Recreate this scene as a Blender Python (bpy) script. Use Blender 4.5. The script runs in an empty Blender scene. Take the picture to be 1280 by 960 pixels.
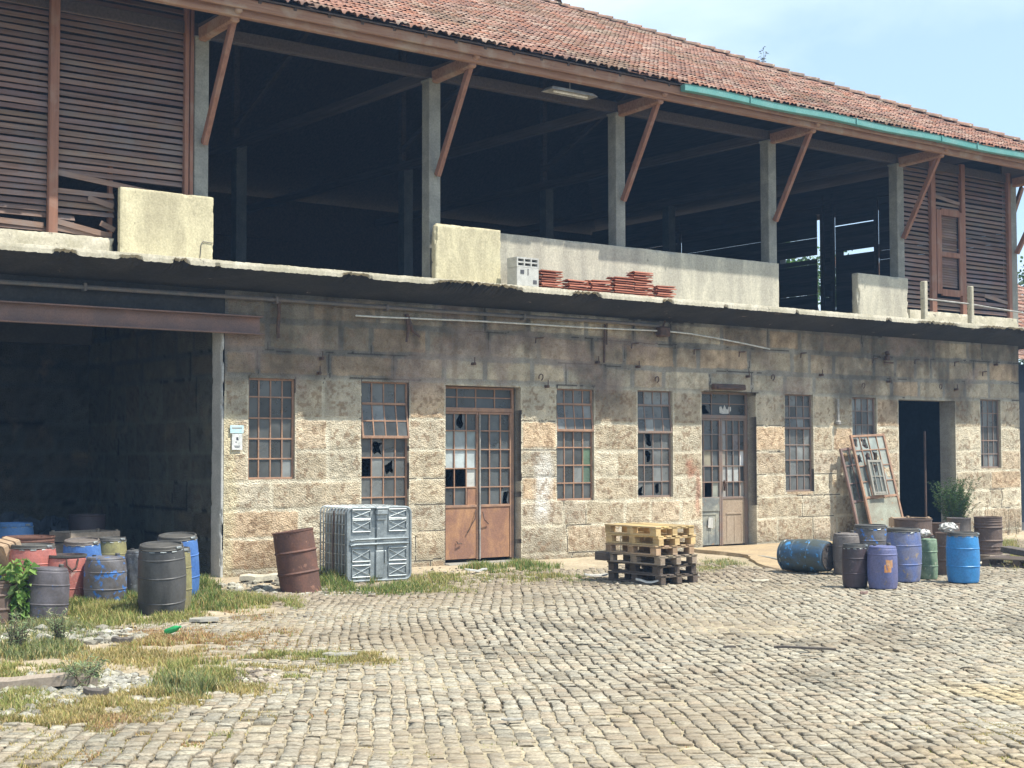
import bpy, math, random
import numpy as np
from mathutils import Vector, Matrix, Euler
random.seed(7); RS = np.random.RandomState(11)
PI = math.pi
scene = bpy.context.scene
COL = scene.collection

# ------------------------------------------------------------------ camera geometry (used to turn measured spots into ground positions)
FPX, YAW, PITCH, ROLL, CAMH, CAMD = 1839.2, 0.644973, 0.0467725, -0.001834, 2.0, 21.818
def _cam():
    cy, sy, cp, sp = math.cos(YAW), math.sin(YAW), math.cos(PITCH), math.sin(PITCH)
    f = np.array([sy*cp, cy*cp, sp]); r = np.array([cy, -sy, 0.0]); u = np.cross(r, f)
    c, s = math.cos(ROLL), math.sin(ROLL)
    return r*c+u*s, -r*s+u*c, f
CR, CU, CF = _cam()
def G(px, py, z=0.0):
    d = CR*((px-640)/FPX) - CU*((py-480)/FPX) + CF
    t = (z-CAMH)/d[2]
    return np.array([d[0]*t, -CAMD+d[1]*t])

# ------------------------------------------------------------------ noise
_T = np.random.RandomState(5).rand(256, 256)
def vnoise(x, y, seed=0):
    x = np.asarray(x, float)+seed*17.31; y = np.asarray(y, float)+seed*9.77
    xi = np.floor(x).astype(int); yi = np.floor(y).astype(int)
    fx = x-xi; fy = y-yi; fx = fx*fx*(3-2*fx); fy = fy*fy*(3-2*fy)
    a = _T[xi % 256, yi % 256]; b = _T[(xi+1) % 256, yi % 256]
    c = _T[xi % 256, (yi+1) % 256]; d = _T[(xi+1) % 256, (yi+1) % 256]
    return (a*(1-fx)+b*fx)*(1-fy)+(c*(1-fx)+d*fx)*fy
def fbm(x, y, seed=0, o=4):
    s = 0; a = .5; f = 1.0; t = 0
    for k in range(o):
        s = s+a*vnoise(np.asarray(x)*f, np.asarray(y)*f, seed+k); t += a; a *= .5; f *= 2.03
    return s/t
def sstep(a, b, x):
    t = np.clip((x-a)/(b-a), 0, 1); return t*t*(3-2*t)

# ------------------------------------------------------------------ objects
def link(o): COL.objects.link(o); return o
def tag(o, label=None, cat=None, group=None, kind=None):
    if label: o['label'] = label
    if cat: o['category'] = cat
    if group: o['group'] = group
    if kind: o['kind'] = kind
    return o
def empty(name, loc=(0, 0, 0), rot=(0, 0, 0), parent=None):
    o = bpy.data.objects.new(name, None); link(o); o.location = loc; o.rotation_euler = rot
    o.empty_display_size = .2
    if parent: o.parent = parent
    return o
def np_mesh(name, V, F4, mats, parent=None, smooth=False, col=None, F3=None, matidx=None):
    V = np.asarray(V, np.float32).reshape(-1, 3)
    F4 = np.asarray(F4, np.int32).reshape(-1, 4)
    n3 = 0
    loops = F4.ravel()
    tot = np.full(len(F4), 4, np.int32)
    if F3 is not None and len(F3):
        F3 = np.asarray(F3, np.int32).reshape(-1, 3); loops = np.concatenate([loops, F3.ravel()])
        tot = np.concatenate([tot, np.full(len(F3), 3, np.int32)])
    st = np.concatenate([[0], np.cumsum(tot)[:-1]]).astype(np.int32)
    me = bpy.data.meshes.new(name)
    me.vertices.add(len(V)); me.vertices.foreach_set('co', V.ravel())
    me.loops.add(len(loops)); me.loops.foreach_set('vertex_index', loops.astype(np.int32))
    me.polygons.add(len(tot)); me.polygons.foreach_set('loop_start', st); me.polygons.foreach_set('loop_total', tot)
    me.polygons.foreach_set('use_smooth', np.full(len(tot), smooth))
    if matidx is not None: me.polygons.foreach_set('material_index', np.asarray(matidx, np.int32))
    if not isinstance(mats, (list, tuple)): mats = [mats]
    for m in mats: me.materials.append(m)
    me.update(calc_edges=True)
    if col is not None:
        a = me.color_attributes.new('Col', 'FLOAT_COLOR', 'POINT')
        c = np.ones((len(V), 4), np.float32); c[:, :3] = col; a.data.foreach_set('color', c.ravel())
    me.validate()
    o = bpy.data.objects.new(name, me); link(o)
    if parent: o.parent = parent
    return o

def rough_block(name, x0, y0, z0, x1, y1, z1, mat, parent, res=.03, amp=.010, chip=.05, seed=0):
    V = []; F = []; base = 0
    def grid(o, a, b, na, nb):
        nonlocal base
        i, j = np.meshgrid(np.linspace(0, 1, na+1), np.linspace(0, 1, nb+1), indexing='ij')
        P = np.array(o)+i[..., None]*np.array(a)+j[..., None]*np.array(b); V.append(P.reshape(-1, 3))
        k = np.arange((na+1)*(nb+1)).reshape(na+1, nb+1)+base
        F.append(np.stack([k[:-1, :-1], k[1:, :-1], k[1:, 1:], k[:-1, 1:]], -1).reshape(-1, 4)); base += (na+1)*(nb+1)
    dx, dy, dz = x1-x0, y1-y0, z1-z0; n = lambda L: max(2, int(L/res))
    X, Y, Z = (dx, 0, 0), (0, dy, 0), (0, 0, dz)
    grid((x0, y0, z0), X, Z, n(dx), n(dz)); grid((x0, y1, z0), Z, X, n(dz), n(dx)); grid((x0, y0, z0), Z, Y, n(dz), n(dy)); grid((x1, y0, z0), Y, Z, n(dy), n(dz)); grid((x0, y0, z1), X, Y, n(dx), n(dy)); grid((x0, y0, z0), Y, X, n(dy), n(dx))
    P = np.concatenate(V); c = np.array(((x0+x1)/2, (y0+y1)/2, (z0+z1)/2)); h = np.array((dx, dy, dz))/2
    q = (P-c); d = h-np.abs(q); near = np.sort(d, 1)       # distance to the second nearest face = closeness to an edge
    e = near[:, 1]; cn = sstep(.52, .75, fbm(P[:, 0]*4+P[:, 1]*3, P[:, 2]*4-P[:, 1]*2, seed+1))
    cut = np.clip(1-e/(.012+chip*cn), 0, 1)*(.008+chip*.6*cn)
    P = P-np.sign(q)*(cut[:, None]*(d < .012+chip*.5))
    w_ = fbm(P[:, 0]*9+P[:, 1]*5, P[:, 2]*9+P[:, 1]*4, seed)-.5; w2_ = fbm(P[:, 0]*1.5, P[:, 2]*1.5+P[:, 1], seed+5)-.5
    P = P+np.sign(q)*(d < 1e-4)*(w_*amp+w2_*amp)[:, None]
    o = np_mesh(name, P, np.concatenate(F), mat, smooth=True); o.data.set_sharp_from_angle(angle=math.radians(50)); return o

class MB:
    def __init__(s): s.v = []; s.f = []; s.m = []; s.c = []; s.sm = []; s.cur = 0; s.col = (1, 1, 1); s.M = Matrix()
    def add(s, vs, fs, smooth=False):
        b = len(s.v)
        for p in vs: s.v.append(tuple(s.M @ Vector(p))); s.c.append(s.col)
        for f in fs: s.f.append(tuple(i+b for i in f)); s.m.append(s.cur); s.sm.append(smooth)
    def box(s, x0, y0, z0, x1, y1, z1):
        vs = [(x, y, z) for x in (x0, x1) for y in (y0, y1) for z in (z0, z1)]
        s.add(vs, [(0, 1, 3, 2), (4, 6, 7, 5), (0, 4, 5, 1), (2, 3, 7, 6), (0, 2, 6, 4), (1, 5, 7, 3)])
    def rbox(s, c, size, R=None, bev=0.0, jit=0.0):
        """box about c, size, rotation matrix R, bevelled edges"""
        hx, hy, hz = [a/2 for a in size]; R = R or Matrix()
        b = min(bev, hx*.45, hy*.45, hz*.45)
        if b <= 0:
            vs = [(x, y, z) for x in (-hx, hx) for y in (-hy, hy) for z in (-hz, hz)]
            fs = [(0, 1, 3, 2), (4, 6, 7, 5), (0, 4, 5, 1), (2, 3, 7, 6), (0, 2, 6, 4), (1, 5, 7, 3)]
        else:
            vs = []; idx = {}
            for sx in (-1, 1):
                for sy in (-1, 1):
                    for sz in (-1, 1):
                        for ax in range(3):
                            p = [sx*(hx-b), sy*(hy-b), sz*(hz-b)]
                            p[ax] = (sx*hx, sy*hy, sz*hz)[ax]
                            idx[(sx, sy, sz, ax)] = len(vs); vs.append(tuple(p))
            fs = []
            sg = (-1, 1)
            for ax in range(3):
                a, c2 = [k for k in range(3) if k != ax]
                for q in sg:
                    ring = []
                    for (u, w) in ((-1, -1), (1, -1), (1, 1), (-1, 1)):
                        t = [0, 0, 0]; t[ax] = q; t[a] = u; t[c2] = w; ring.append(idx[(*t, ax)])
                    fs.append(tuple(ring))
            for ax in range(3):      # edges parallel to ax
                a, c2 = [k for k in range(3) if k != ax]
                for u in sg:
                    for w in sg:
                        t0 = [0]*3; t1 = [0]*3; t0[ax] = -1; t1[ax] = 1; t0[a] = t1[a] = u; t0[c2] = t1[c2] = w
                        fs.append((idx[(*t0, a)], idx[(*t1, a)], idx[(*t1, c2)], idx[(*t0, c2)]))
            for sx in sg:
                for sy in sg:
                    for sz in sg: fs.append(tuple(idx[(sx, sy, sz, k)] for k in range(3)))
        c = Vector(c); vs = [c+R.to_3x3() @ Vector(p) for p in vs]
        if jit: vs = [v+Vector((random.uniform(-jit, jit), random.uniform(-jit, jit), random.uniform(-jit, jit))) for v in vs]
        s.add(vs, fs)
    def beam(s, p0, p1, w, h, up=(0, 0, 1), bev=0.008):
        p0 = Vector(p0); p1 = Vector(p1); d = (p1-p0); L = d.length; d.normalize()
        side = d.cross(Vector(up)); side.normalize(); u2 = side.cross(d)
        R = Matrix((side, d, u2)).transposed()
        s.rbox((p0+p1)/2, (w, L, h), R, bev)
    def tube(s, pts, r, n=8, closed=False, cap=True):
        pts = [Vector(p) for p in pts]; N = len(pts); rings = []
        rr = r if isinstance(r, (list, tuple)) else [r]*N
        prev = None; vs = []
        for i, p in enumerate(pts):
            if closed: d = pts[(i+1) % N]-pts[i-1]
            else: d = pts[min(i+1, N-1)]-pts[max(i-1, 0)]
            d.normalize()
            if prev is None:
                a = d.cross(Vector((0, 0, 1)))
                if a.length < .1: a = d.cross(Vector((1, 0, 0)))
            else: a = prev-d*prev.dot(d)
            a.normalize(); prev = a; b = d.cross(a)
            for k in range(n):
                t = 2*PI*k/n; vs.append(p+(a*math.cos(t)+b*math.sin(t))*rr[i])
        fs = []
        M = N if closed else N-1
        for i in range(M):
            for k in range(n):
                j = (i+1) % N; fs.append((i*n+k, i*n+(k+1) % n, j*n+(k+1) % n, j*n+k))
        if cap and not closed:
            fs.append(tuple(range(n-1, -1, -1))); fs.append(tuple((N-1)*n+k for k in range(n)))
        s.add(vs, fs, True)
    def lathe(s, prof, n=32, dent=None, cx=0, cy=0, capb=True, capt=True, fn=None):
        vs = []
        for (r, z) in prof:
            for k in range(n):
                t = 2*PI*k/n; x = r*math.cos(t); y = r*math.sin(t); zz = z
                if dent:
                    q = dent(t, z); x *= q; y *= q
                vs.append((cx+x, cy+y, zz))
        fs = []
        for i in range(len(prof)-1):
            for k in range(n): fs.append((i*n+k, i*n+(k+1) % n, (i+1)*n+(k+1) % n, (i+1)*n+k))
        if capb: fs.append(tuple(range(n-1, -1, -1)))
        if capt: fs.append(tuple((len(prof)-1)*n+k for k in range(n)))
        s.add(vs, fs, True)
    def build(s, name, mats, parent=None, loc=None, autosmooth=True):
        me = bpy.data.meshes.new(name); me.from_pydata(s.v, [], s.f)
        if not isinstance(mats, (list, tuple)): mats = [mats]
        for m in mats: me.materials.append(m)
        me.polygons.foreach_set('material_index', s.m); me.polygons.foreach_set('use_smooth', s.sm)
        a = me.color_attributes.new('Col', 'FLOAT_COLOR', 'POINT')
        c = np.ones((len(s.v), 4), np.float32); c[:, :3] = np.array(s.c).reshape(-1, 3); a.data.foreach_set('color', c.ravel())
        if any(s.sm):
            try: me.set_sharp_from_angle(angle=math.radians(38))
            except Exception: pass
        me.update()
        o = bpy.data.objects.new(name, me); link(o)
        if parent: o.parent = parent
        if loc is not None: o.location = loc
        return o

# ------------------------------------------------------------------ materials
def newmat(name):
    m = bpy.data.materials.new(name); m.use_nodes = True
    nt = m.node_tree; nt.nodes.clear()
    out = nt.nodes.new('ShaderNodeOutputMaterial'); p = nt.nodes.new('ShaderNodeBsdfPrincipled')
    nt.links.new(p.outputs[0], out.inputs[0])
    return m, nt, p, out
def N(nt, t, **kw):
    n = nt.nodes.new(t)
    for k, v in kw.items():
        if k in n.inputs: n.inputs[k].default_value = v
        else: setattr(n, k, v)
    return n
def coord(nt, scale=(1, 1, 1), obj=True):
    tc = N(nt, 'ShaderNodeTexCoord'); mp = N(nt, 'ShaderNodeMapping'); mp.inputs['Scale'].default_value = scale
    nt.links.new(tc.outputs['Object'], mp.inputs['Vector']); return mp.outputs[0]
def noise(nt, vec, scale, detail=4, rough=.6, dist=0):
    n = N(nt, 'ShaderNodeTexNoise'); n.inputs['Scale'].default_value = scale; n.inputs['Detail'].default_value = detail
    n.inputs['Roughness'].default_value = rough; n.inputs['Distortion'].default_value = dist
    nt.links.new(vec, n.inputs['Vector']); return n.outputs['Fac']
def ramp(nt, fac, stops):
    r = N(nt, 'ShaderNodeValToRGB'); e = r.color_ramp.elements
    while len(e) < len(stops): e.new(.5)
    for el, (p, c) in zip(e, stops):
        el.position = p; el.color = (*c, 1) if len(c) == 3 else c
    nt.links.new(fac, r.inputs[0]); return r.outputs[0]
def mix(nt, a, b, fac, mode='MIX'):
    n = nt.nodes.new('ShaderNodeMix'); n.data_type = 'RGBA'; n.blend_type = mode
    for sock, v in ((n.inputs[0], fac), (n.inputs[6], a), (n.inputs[7], b)):
        if isinstance(v, (int, float)): sock.default_value = v
        elif isinstance(v, tuple): sock.default_value = (*v, 1) if len(v) == 3 else v
        else: nt.links.new(v, sock)
    return n.outputs[2]
def bump(nt, p, h, strength=.4, dist=.01):
    b = N(nt, 'ShaderNodeBump'); b.inputs['Strength'].default_value = strength; b.inputs['Distance'].default_value = dist
    nt.links.new(h, b.inputs['Height']); nt.links.new(b.outputs[0], p.inputs['Normal'])
def attr(nt):
    a = N(nt, 'ShaderNodeVertexColor'); a.layer_name = 'Col'; return a.outputs[0]
def g3(v): return (v, v, v)

def mat_patina(name, base, dirt, scale=3, amount=.5, rough=.7, fine=30, bumpd=.004, streak=None, metallic=0, spec=None, useattr=False, third=None, thirdpos=.62, bstr=.5):
    """base colour with irregular worn / dirty patches"""
    m, nt, p, out = newmat(name)
    sc = (1, 1, 1) if not streak else streak
    v = coord(nt, sc); v2 = coord(nt)
    n1 = noise(nt, v, scale, 6, .62, .4); n2 = noise(nt, v2, fine, 4, .7)
    b = base
    if useattr: b = mix(nt, base, attr(nt), 1.0, 'MULTIPLY')
    f = ramp(nt, n1, [(max(0, .5-amount*.35), g3(0)), (min(1, .72-amount*.25), g3(1))])
    c = mix(nt, b, dirt, f)
    if third:
        n3 = noise(nt, v2, scale*2.3, 5, .65, .3)
        c = mix(nt, c, third, ramp(nt, n3, [(thirdpos, g3(0)), (thirdpos+.05, g3(1))]))
    c = mix(nt, c, ramp(nt, n2, [(.25, g3(.72)), (.75, g3(1.22))]), 1.0, 'MULTIPLY')
    nt.links.new(c, p.inputs['Base Color'])
    p.inputs['Roughness'].default_value = rough; p.inputs['Metallic'].default_value = metallic
    if spec is not None: p.inputs['Specular IOR Level'].default_value = spec
    bump(nt, p, n2, bstr, bumpd)
    return m

def mat_stone():
    m, nt, p, out = newmat('granite blocks and mortar')
    v = coord(nt)
    a = attr(nt)
    n1 = noise(nt, v, 55, 5, .75); n2 = noise(nt, v, 9, 5, .65, .5); n3 = noise(nt, v, 1.3, 5, .6, .6)
    vo = N(nt, 'ShaderNodeTexVoronoi'); vo.inputs['Scale'].default_value = 38; nt.links.new(v, vo.inputs['Vector'])
    c = mix(nt, a, ramp(nt, n1, [(.30, g3(.40)), (.45, g3(.9)), (.6, g3(1.08)), (.76, g3(1.6))]), .8, 'MULTIPLY')
    c = mix(nt, c, ramp(nt, n2, [(.3, (.74, .69, .62)), (.55, (1, 1, 1)), (.8, (1.2, 1.16, 1.08))]), .7, 'MULTIPLY')
    c = mix(nt, c, (.40, .29, .18), ramp(nt, n3, [(.56, g3(0)), (.74, g3(.3))]))
    nt.links.new(c, p.inputs['Base Color']); p.inputs['Roughness'].default_value = .9
    p.inputs['Specular IOR Level'].default_value = .2
    ad = N(nt, 'ShaderNodeMath', operation='ADD'); nt.links.new(n1, ad.inputs[0]); nt.links.new(vo.outputs['Distance'], ad.inputs[1])
    bump(nt, p, ad.outputs[0], .9, .02)
    return m
def mat_attr(name, rough=.85, nscale=25, lo=.7, hi=1.3, bd=.006, bs=.5, spec=.25, trans=0, stain=None, stainscale=.6):
    m, nt, p, out = newmat(name)
    v = coord(nt); n1 = noise(nt, v, nscale, 5, .7)
    c = mix(nt, attr(nt), ramp(nt, n1, [(.3, g3(lo)), (.7, g3(hi))]), 1.0, 'MULTIPLY')
    if stain:
        n3 = noise(nt, v, stainscale, 5, .62, .5)
        c = mix(nt, c, stain, ramp(nt, n3, [(.5, g3(0)), (.68, g3(.7))]))
    nt.links.new(c, p.inputs['Base Color']); p.inputs['Roughness'].default_value = rough
    p.inputs['Specular IOR Level'].default_value = spec
    if bd: bump(nt, p, n1, bs, bd)
    if trans:
        t = N(nt, 'ShaderNodeBsdfTranslucent'); nt.links.new(c, t.inputs[0])
        ms = N(nt, 'ShaderNodeMixShader'); ms.inputs[0].default_value = trans
        nt.links.new(p.outputs[0], ms.inputs[1]); nt.links.new(t.outputs[0], ms.inputs[2]); nt.links.new(ms.outputs[0], out.inputs[0])
    return m
def mat_wood(name, c1, c2, axis=0, rough=.8, scale=1.0, useattr=True, weather=None, wamt=.5):
    """grain stretched along axis"""
    m, nt, p, out = newmat(name)
    sc = [22, 22, 22]; sc[axis] = 1.2
    v = coord(nt, tuple(s*scale for s in sc)); v2 = coord(nt)
    n1 = noise(nt, v, 1.0, 5, .65, .3); n2 = noise(nt, v2, 2.2, 5, .6, .4)
    c = ramp(nt, n1, [(.3, c1), (.7, c2)])
    if weather: c = mix(nt, c, weather, ramp(nt, n2, [(.62-wamt*.3, g3(0)), (.78-wamt*.2, g3(.85))]))
    if useattr: c = mix(nt, c, attr(nt), 1.0, 'MULTIPLY')
    nt.links.new(c, p.inputs['Base Color']); p.inputs['Roughness'].default_value = rough
    p.inputs['Specular IOR Level'].default_value = .2
    bump(nt, p, n1, .5, .004)
    return m
def mat_glass():
    m, nt, p, out = newmat('dusty window glass')
    v = coord(nt); n1 = noise(nt, v, 3, 4, .6, .4); n2 = noise(nt, v, 60, 3, .6)
    c = mix(nt, attr(nt), ramp(nt, n1, [(.3, g3(.8)), (.7, g3(1.2))]), 1.0, 'MULTIPLY')
    nt.links.new(c, p.inputs['Base Color']); p.inputs['Roughness'].default_value = .22
    r = ramp(nt, n1, [(.35, g3(.25)), (.7, g3(.5))]); nt.links.new(r, p.inputs['Roughness'])
    t = N(nt, 'ShaderNodeBsdfTransparent'); ms = N(nt, 'ShaderNodeMixShader')
    f = ramp(nt, n1, [(.3, g3(.22)), (.7, g3(.08))]); nt.links.new(f, ms.inputs[0])
    nt.links.new(p.outputs[0], ms.inputs[1]); nt.links.new(t.outputs[0], ms.inputs[2]); nt.links.new(ms.outputs[0], out.inputs[0])
    return m

M = {}
M['stone'] = mat_stone()
M['concrete'] = mat_patina('weathered grey concrete', (.36, .34, .29), (.24, .23, .2), 1.6, .5, .9, 26, .006, spec=.2, third=(.12, .115, .1), thirdpos=.68)
M['lip'] = mat_patina('bleached slab edge concrete', (.56, .52, .42), (.4, .37, .28), 2.4, .5, .9, 22, .01, spec=.2, third=(.2, .185, .15), thirdpos=.64)
M['under'] = mat_patina('shade-toned stained soffit', (.062, .061, .06), (.04, .041, .043), 1.1, .5, .95, 20, .004, spec=.1, third=(.27, .22, .17), thirdpos=.66)  # base tone lowered for the shade under the slab; patches are stains
M['parapet'] = mat_patina('cream limewashed render', (.60, .55, .37), (.42, .38, .26), 3, .5, .9, 30, .008, spec=.2, third=(.30, .27, .2), thirdpos=.66, streak=(1, 1, .3))
M['parapet2'] = mat_patina('pale grey render', (.54, .51, .41), (.37, .35, .29), 3.2, .5, .9, 30, .006, spec=.2, third=(.28, .265, .22), thirdpos=.67, streak=(1, 1, .22))
M['post'] = mat_patina('cast concrete post', (.31, .31, .27), (.22, .22, .20), 3, .5, .9, 30, .004, spec=.2)
M['innerpost'] = mat_patina('shade-toned inner post', (.12, .13, .135), (.09, .1, .11), 3, .5, .95, 30, .004, spec=.1)  # post colour darkened to carry the shade of the upper floor
M['pipe'] = mat_patina('dark painted pipe', (.10, .11, .115), (.16, .14, .13), 5, .5, .7, 40, .001)
M['soil'] = mat_attr('dirt ground', .95, 14, .6, 1.35, .02, .7, .1)
M['cobble'] = mat_attr('granite cobbles', .85, 34, .5, 1.42, .010, .9, .2, stain=(.24, .19, .13), stainscale=.45)
M['slat'] = mat_wood('weathered louvre wood', (.16, .105, .08), (.29, .195, .15), 0, weather=(.21, .175, .16), wamt=.6)
M['redwood'] = mat_wood('reddish painted timber', (.19, .098, .07), (.30, .155, .105), 2, weather=(.28, .19, .15), wamt=.35)
M['fascia'] = mat_wood('weathered eaves timber', (.22, .12, .08), (.36, .22, .15), 0, weather=(.38, .3, .23), wamt=.4)
M['darkwood'] = mat_wood('dark roof timber', (.06, .05, .05), (.11, .09, .085), 1)  # low tone stands in for shade on plate, trusses and end boards
M['tile'] = mat_attr('clay roof tiles', .85, 16, .74, 1.24, .006, .5, .25)
M['newtile'] = mat_patina('fresh red clay tile', (.46, .165, .10), (.34, .125, .08), 6, .5, .8, 40, .003)
M['gutter'] = mat_patina('teal painted gutter', (.085, .29, .265), (.15, .33, .31), 2, .4, .5, 30, .002)
M['rustsheet'] = mat_patina('rusty sheet steel', (.46, .25, .12), (.25, .13, .085), 3.4, .65, .8, 40, .003, third=(.13, .08, .06), thirdpos=.70, streak=(1, 1, .5))
M['rustbar'] = mat_patina('rust painted glazing bars', (.40, .23, .14), (.26, .16, .11), 6, .5, .8, 60, .002)
M['greybar'] = mat_patina('grey glazing bars', (.19, .17, .155), (.24, .16, .12), 4, .5, .8, 60, .002)
M['redsteel'] = mat_patina('rust red steel lintel', (.26, .16, .13), (.18, .125, .11), 2, .5, .8, 40, .003, third=(.4, .33, .28), thirdpos=.72)
M['glass'] = mat_glass()
M['doorpaint'] = mat_patina('peeling grey green door paint', (.40, .39, .31), (.17, .18, .17), 2.6, .55, .75, 30, .003, third=(.26, .17, .11), thirdpos=.6)
M['doorbrown'] = mat_patina('brown worn door boards', (.30, .22, .15), (.36, .28, .2), 3, .5, .8, 30, .003, streak=(1, 1, .3))
M['dark'] = mat_patina('shade-toned interior plaster', (.045, .055, .068), (.03, .038, .05), 1.2, .5, .95, 12, .005, spec=.05)  # bluish near-black puts the interior shade into the colour
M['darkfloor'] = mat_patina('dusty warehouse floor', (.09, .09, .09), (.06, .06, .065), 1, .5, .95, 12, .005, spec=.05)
M['iron'] = mat_patina('old iron', (.06, .045, .04), (.12, .07, .05), 8, .5, .8, 40, .002)
M['conduit'] = mat_patina('grey conduit', (.4, .39, .36), (.24, .23, .21), 5, .5, .6, 40, .001)
M['white'] = mat_patina('weathered white plastic', (.72, .73, .7), (.5, .52, .5), 6, .4, .5, 40, .001)
M['signblue'] = mat_patina('pale blue sign enamel', (.4, .66, .74), (.62, .74, .76), 8, .4, .4, 40, .0005)
M['ink'] = mat_patina('dark print', (.05, .05, .06), (.08, .08, .09), 8, .4, .6, 40, .0005)
M['block'] = mat_patina('grey cement block', (.50, .50, .47), (.4, .4, .38), 6, .4, .95, 60, .004)
M['galv'] = mat_patina('galvanised steel', (.38, .42, .43), (.25, .28, .29), 5, .5, .42, 40, .0015, metallic=.45, third=(.52, .56, .56), thirdpos=.64)
M['tank'] = mat_patina('cloudy tank plastic', (.34, .35, .33), (.2, .2, .19), 3, .5, .45, 20, .001)
M['pnew'] = mat_wood('yellow pallet pine', (.52, .38, .19), (.68, .52, .28), 1, weather=(.34, .26, .17), wamt=.45)
M['pold'] = mat_wood('greyed pallet wood', (.22, .18, .14), (.36, .30, .24), 1, weather=(.13, .11, .09), wamt=.35)
M['pdark'] = mat_wood('blackened pallet wood', (.08, .065, .055), (.16, .13, .11), 1)
M['boxwood'] = mat_wood('raw crate wood', (.36, .25, .16), (.5, .37, .25), 2, weather=(.22, .16, .12), wamt=.3)
M['grass'] = mat_attr('grass blades', .7, 3, .85, 1.15, 0, 0, .2, trans=.35)
M['leaf'] = mat_attr('leaves', .6, 3, .85, 1.15, 0, 0, .3, trans=.3)
M['bark'] = mat_patina('bark', (.14, .1, .07), (.08, .06, .05), 6, .5, .9, 30, .01)
M['gravel'] = mat_attr('stone rubble', .9, 40, .65, 1.3, .005, .6, .2)
M['char'] = mat_patina('charred debris', (.07, .06, .055), (.13, .11, .09), 8, .5, .95, 30, .006)
M['apron'] = mat_patina('dusty concrete apron', (.43, .33, .2), (.34, .26, .17), 1.2, .5, .95, 18, .008, spec=.15, third=(.25, .2, .15), thirdpos=.64)
M['plaster'] = mat_patina('grey white jamb render', (.50, .50, .47), (.38, .38, .36), 2, .45, .9, 30, .004, third=(.2, .2, .19), thirdpos=.72)
M['bag'] = mat_patina('white crumpled film', (.58, .57, .53), (.4, .39, .36), 8, .4, .4, 40, .003)
M['greenp'] = mat_patina('green bottle plastic', (.03, .4, .12), (.03, .25, .08), 10, .4, .35, 40, .001)
M['tube'] = mat_patina('fluorescent tube', (.85, .85, .82), (.7, .7, .68), 8, .3, .3, 40, .0005)
M['lichen'] = mat_patina('mossy hip tile', (.34, .19, .13), (.17, .12, .09), 3, .55, .9, 20, .008, third=(.45, .38, .28), thirdpos=.6)

# ------------------------------------------------------------------ world, sun, camera
w = bpy.data.worlds.new('World'); scene.world = w; w.use_nodes = True
nt = w.node_tree; nt.nodes.clear()
SUN = Vector((.30, -.45, 1)).normalized()
el = math.asin(SUN.z); az = math.atan2(SUN.x, SUN.y)
sky = nt.nodes.new('ShaderNodeTexSky'); sky.sky_type = 'NISHITA'; sky.sun_disc = False
sky.sun_elevation = el; sky.sun_rotation = az; sky.air_density = 1.0; sky.dust_density = 1.6; sky.ozone_density = 1.0
tc = nt.nodes.new('ShaderNodeTexCoord'); mp = nt.nodes.new('ShaderNodeMapping'); mp.inputs['Scale'].default_value = (1, 1, 2.6)
mp.inputs['Rotation'].default_value = (0.2, .1, .5)
nt.links.new(tc.outputs['Generated'], mp.inputs[0])
cn = nt.nodes.new('ShaderNodeTexNoise'); cn.inputs['Scale'].default_value = 2.2; cn.inputs['Detail'].default_value = 6; cn.inputs['Roughness'].default_value = .55; cn.inputs['Distortion'].default_value = .5
nt.links.new(mp.outputs[0], cn.inputs['Vector'])
cl = ramp(nt, cn.outputs['Fac'], [(.38, g3(.36)), (.62, g3(.97))])
skc = mix(nt, mix(nt, sky.outputs[0], (1.0, 1.25, 1.42), 1.0, 'MULTIPLY'), (6.3, 7.4, 8.4), cl)
bg = nt.nodes.new('ShaderNodeBackground'); bg.inputs[1].default_value = .11
nt.links.new(skc, bg.inputs[0])
wo = nt.nodes.new('ShaderNodeOutputWorld'); nt.links.new(bg.outputs[0], wo.inputs[0])

ld = bpy.data.lights.new('sun', 'SUN'); ld.energy = 5.0; ld.angle = math.radians(.5); ld.color = (1, .945, .84)
lo = bpy.data.objects.new('sun', ld); link(lo); lo.rotation_euler = SUN.to_track_quat('Z', 'Y').to_euler(); lo.location = (10, -20, 30)

cd = bpy.data.cameras.new('camera'); co = bpy.data.objects.new('camera', cd); link(co)
cd.sensor_width = 36; cd.lens = FPX/1280*36; cd.clip_end = 2000; cd.clip_start = .1
R = Matrix((CR, CU, -CF)).transposed()
co.matrix_world = Matrix.Translation((0, -CAMD, CAMH)) @ R.to_4x4()
scene.camera = co
scene.view_settings.view_transform = 'Standard'; scene.view_settings.look = 'None'
scene.view_settings.exposure = .6; scene.view_settings.gamma = 1

# ================================================================== THE BUILDING
B = tag(empty('warehouse_building', (10.4, 0, 0)), 'old two storey granite warehouse with open upper floor, louvred screens and red clay tile roof', 'building')
BO = Vector((-10.4, 0, 0))          # children are written in world coordinates
def bpart(o):
    o.parent = B; o.location = BO; return o
def bmake(mb, name, mat): return bpart(mb.build(name, mat))

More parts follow.
